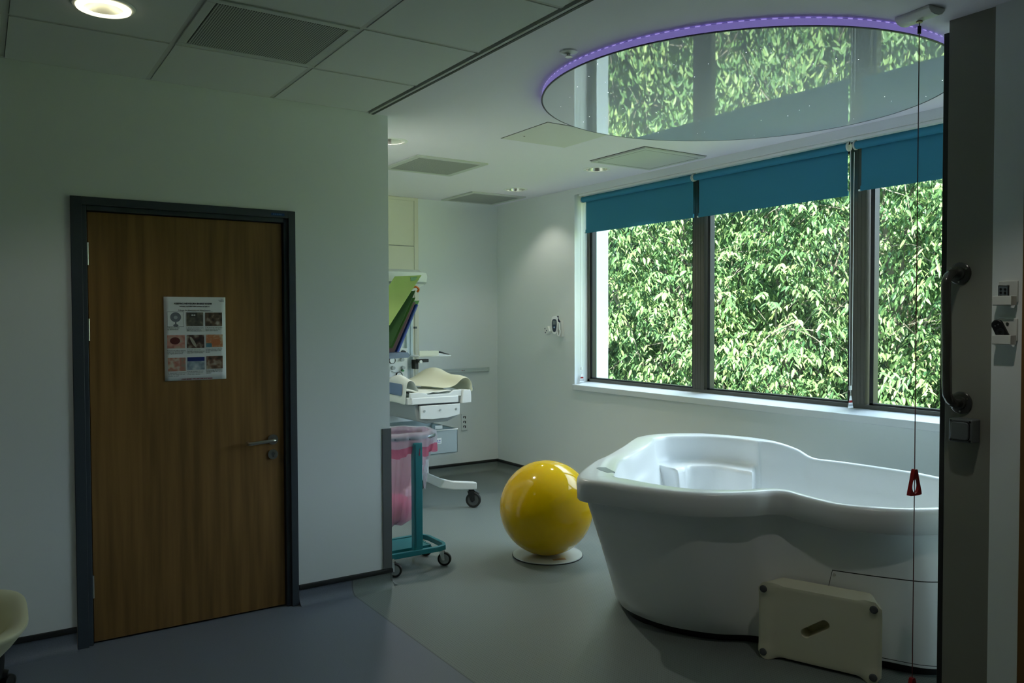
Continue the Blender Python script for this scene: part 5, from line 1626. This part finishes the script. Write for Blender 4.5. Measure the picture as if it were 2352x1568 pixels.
def tree(x, y, z0, lobes, nspray, leaf_len, mat, bark, label, seed, group, name='tree', trunk_r=0.09):
    rg = np.random.default_rng(seed)
    t = thing(name, (x, y, z0), label, 'tree', group)
    L = np.array(lobes, dtype=float)           # cx, cy, cz, r
    vol = L[:, 3] ** 2
    li = rg.choice(len(L), nspray, p=vol / vol.sum())
    d = rg.normal(size=(nspray, 3))
    d /= np.linalg.norm(d, axis=1)[:, None]
    rad = L[li, 3] * (0.55 + 0.45 * rg.random(nspray) ** 0.6)
    p = L[li, :3] + d * rad[:, None] * np.array([1, 1, 0.85])
    tw = d * np.array([1, 1, 0.5]) + rg.normal(size=(nspray, 3)) * 0.45
    tw[:, 2] -= 0.12
    tw /= np.linalg.norm(tw, axis=1)[:, None]
    tl = leaf_len * (3.2 + 2.2 * rg.random(nspray))
    K = 9
    j = np.arange(K)
    base = p[:, None, :] + tw[:, None, :] * (tl[:, None] * (j / (K - 1))[None, :])[:, :, None]
    base[:, :, 2] -= (tl[:, None] * 0.25) * ((j / (K - 1))[None, :] ** 2)
    sd = np.cross(tw, np.array([0, 0, 1.0]))
    sd /= np.linalg.norm(sd, axis=1)[:, None] + 1e-6
    sgn = np.where(j % 2 == 0, 1.0, -1.0)
    ax = tw[:, None, :] * 0.45 + sd[:, None, :] * sgn[None, :, None] * 0.7 + np.array([0, 0, -0.85]) + rg.normal(size=(nspray, K, 3)) * 0.25
    ax /= np.linalg.norm(ax, axis=2)[:, :, None]
    upv = np.array([-0.2, -0.3, 1.0]) + rg.normal(size=(nspray, K, 3)) * 0.4
    w = np.cross(ax, upv)
    w /= np.linalg.norm(w, axis=2)[:, :, None] + 1e-6
    ll = leaf_len * (0.7 + 0.6 * rg.random((nspray, K)))[:, :, None]
    lw = ll * 0.18
    nrm = np.cross(w, ax)
    dz = np.array([0, 0, 1.0]) * ll
    v = [base, base + ax * ll * 0.28 + w * lw * 0.92 + nrm * ll * 0.05, base + ax * ll * 0.62 + w * lw * 0.80 + nrm * ll * 0.04 - dz * 0.03,
         base + ax * ll - dz * 0.13, base + ax * ll * 0.62 - w * lw * 0.80 + nrm * ll * 0.04 - dz * 0.03, base + ax * ll * 0.28 - w * lw * 0.92 + nrm * ll * 0.05]
    V = np.stack(v, axis=2).reshape(-1, 3) - np.array([x, y, z0])
    nl = nspray * K
    me = bpy.data.meshes.new('foliage')
    me.vertices.add(nl * 6)
    me.vertices.foreach_set('co', V.astype(np.float32).ravel())
    idx = (np.arange(nl)[:, None] * 6 + np.array([0, 1, 2, 3, 0, 3, 4, 5])[None, :]).astype(np.int32)
    me.loops.add(nl * 8)
    me.loops.foreach_set('vertex_index', idx.ravel())
    me.polygons.add(nl * 2)
    me.polygons.foreach_set('loop_start', np.arange(0, nl * 8, 4, dtype=np.int32))
    me.update(calc_edges=True)
    tint = np.clip(0.45 + rg.normal(size=(nspray, 1)) * 0.22 + (j / (K - 1))[None, :] * 0.18 + rg.normal(size=(nspray, K)) * 0.12, 0, 1)
    at = me.attributes.new('tint', 'FLOAT', 'POINT')
    at.data.foreach_set('value', np.repeat(tint.ravel(), 6).astype(np.float32))
    me.materials.append(mat)
    o = bpy.data.objects.new('foliage', me)
    COL.objects.link(o)
    o.parent = t
    # trunk and limbs
    top = max(l[2] for l in lobes)
    m = MB()
    pts = [(x + 0.1 * math.sin(k + seed), y + 0.1 * math.cos(k * 1.3 + seed), z0 - 0.1 + (top - z0) * k / 6) for k in range(7)]
    m.tube(catmull(pts, 3, False), [trunk_r * (1 - 0.75 * k / 18) for k in range(19)], 8)
    m.build('trunk', bark, t)
    m = MB()
    rr = random.Random(seed)
    for l in lobes:
        s0 = Vector(pts[min(6, max(1, int((l[2] - z0) / max(0.1, top - z0) * 6) - 1))])
        e0 = Vector(l[:3])
        mid = (s0 + e0) / 2 + Vector((rr.uniform(-.2, .2), rr.uniform(-.2, .2), 0.15))
        m.tube([s0, mid, e0], [trunk_r * 0.26, trunk_r * 0.18, trunk_r * 0.09], 6)
        for k in range(9):
            dv = Vector((rr.gauss(0, 1), rr.gauss(0, 1), rr.gauss(0.15, 0.5))).normalized()
            a0 = s0.lerp(e0, rr.uniform(0.35, 1.0)) + Vector((rr.gauss(0, .08), rr.gauss(0, .08), rr.gauss(0, .08)))
            kink = Vector((rr.gauss(0, .12), rr.gauss(0, .12), rr.gauss(0.05, .1)))
            m.tube(catmull([a0, a0 + dv * l[3] * 0.35 + kink, a0 + dv * l[3] * 0.7 + kink * 0.4, a0 + dv * l[3] * 1.02 - Vector((0, 0, 0.14 * l[3]))], 3, False), [0.009 - 0.0007 * q_ for q_ in range(10)], 4)
    m.build('branches', bark, t)
    return t

def crown(x, y, z0, z1, r, n, seed):
    rr = random.Random(seed)
    out = []
    for k in range(n):
        f = (k + 0.5) / n
        a = k * 2.4 + rr.random()
        z = z0 + (z1 - z0) * f
        s = r * (0.45 + 0.55 * math.sin(PI * min(1, 0.18 + 0.8 * f)))
        q = s * (0.35 + 0.55 * rr.random())
        out.append((x + q * math.cos(a), y + q * math.sin(a), z, r * rr.uniform(0.42, 0.62)))
    return out

G1 = 'cherry trees just outside the window'
near = [(6.75, 9.2), (7.9, 8.0), (8.7, 6.9), (9.35, 5.7), (10.0, 4.3), (10.3, 2.8)]
LB = ['broad light green cherry tree outside the left window pane', 'light green cherry tree just right of the first mullion', 'light green cherry tree filling the middle window pane', 'light green cherry tree beside the second mullion', 'cherry tree with drooping sprays outside the right window pane', 'cherry tree beyond the right end of the window']
for i, (x, y) in enumerate(near):
    tree(x, y, -4.1, crown(x, y, -2.2, 4.6, 1.75, 22, 20 + i), 2900, 0.088, leaf_a, bark_m, LB[i], 40 + i, G1)
far = [(8.3, 12.4), (10.2, 11.0), (11.8, 9.4), (13.0, 7.4), (13.8, 5.2), (14.2, 3.0)]
LF = ['dark green tree behind the first cherry at the far left', 'dark green tree standing second from left in the back row', 'dark green tree in the middle of the back row', 'dark green tree behind the second mullion', 'deep green tree in the back row, seen through the right pane', 'deep green tree at the right end of the back row']
for i, (x, y) in enumerate(far):
    tree(x, y, -3.4, crown(x, y, -3.0, 6.2, 2.3, 22, 60 + i), 2000, 0.14, leaf_b, barkd_m, LF[i], 80 + i, 'dark trees in the back row', trunk_r=0.18)
back = [(12.5, 17.5), (15.0, 15.2), (17.2, 12.5), (18.8, 9.4), (19.8, 6.0), (20.2, 2.6)]
LK = ['farthest tall tree at the left end, behind the back row', 'farthest tall tree, second from left', 'farthest tall tree behind the middle pane, left of two', 'farthest tall tree behind the middle pane, right of two', 'farthest tall tree showing through the right pane', 'farthest tall tree at the right end']
for i, (x, y) in enumerate(back):
    tree(x, y, -1.6, crown(x, y, -1.6, 8.0, 3.0, 22, 200 + i), 1500, 0.24, leaf_b, barkd_m, LK[i], 220 + i, 'tall trees farthest away', trunk_r=0.2)
tree(6.6, 7.0, -4.2, crown(6.6, 7.0, -3.9, -1.6, 1.0, 7, 99), 500, 0.10, leaf_c, bark_m, 'yellow green shrub below the window at the left', 120, None, 'shrub', 0.05)
for i, (x, y) in enumerate([(8.4, 4.6), (9.2, 3.0), (7.6, 5.9)]):
    tree(x, y, -4.15, crown(x, y, -4.0, -2.2, 0.9, 6, 130 + i), 420, 0.11, leaf_a if i != 1 else leaf_b, bark_m,
         ['leafy light green shrub low below the middle pane', 'dark low shrub below the right pane', 'small green shrub low below the first mullion'][i], 140 + i, None, 'shrub', 0.05)

# repeats of one kind carry one group
GROUPS = {'downlight': 'recessed ceiling downlights', 'ceiling_vent': 'square ceiling vents', 'roller_blind': 'teal roller blinds along the window',
          'remote_holder': 'wall holders on the partition', 'remote_control': 'remotes in the wall holders', 'towel': 'towels on the infant warmer bed',
          'document_wallet': 'tilted document wallets in the rack', 'shrub': 'low shrubs below the window'}
for o in bpy.data.objects:
    k = o.name.split('.')[0]
    if o.parent is None and k in GROUPS:
        o['group'] = GROUPS[k]
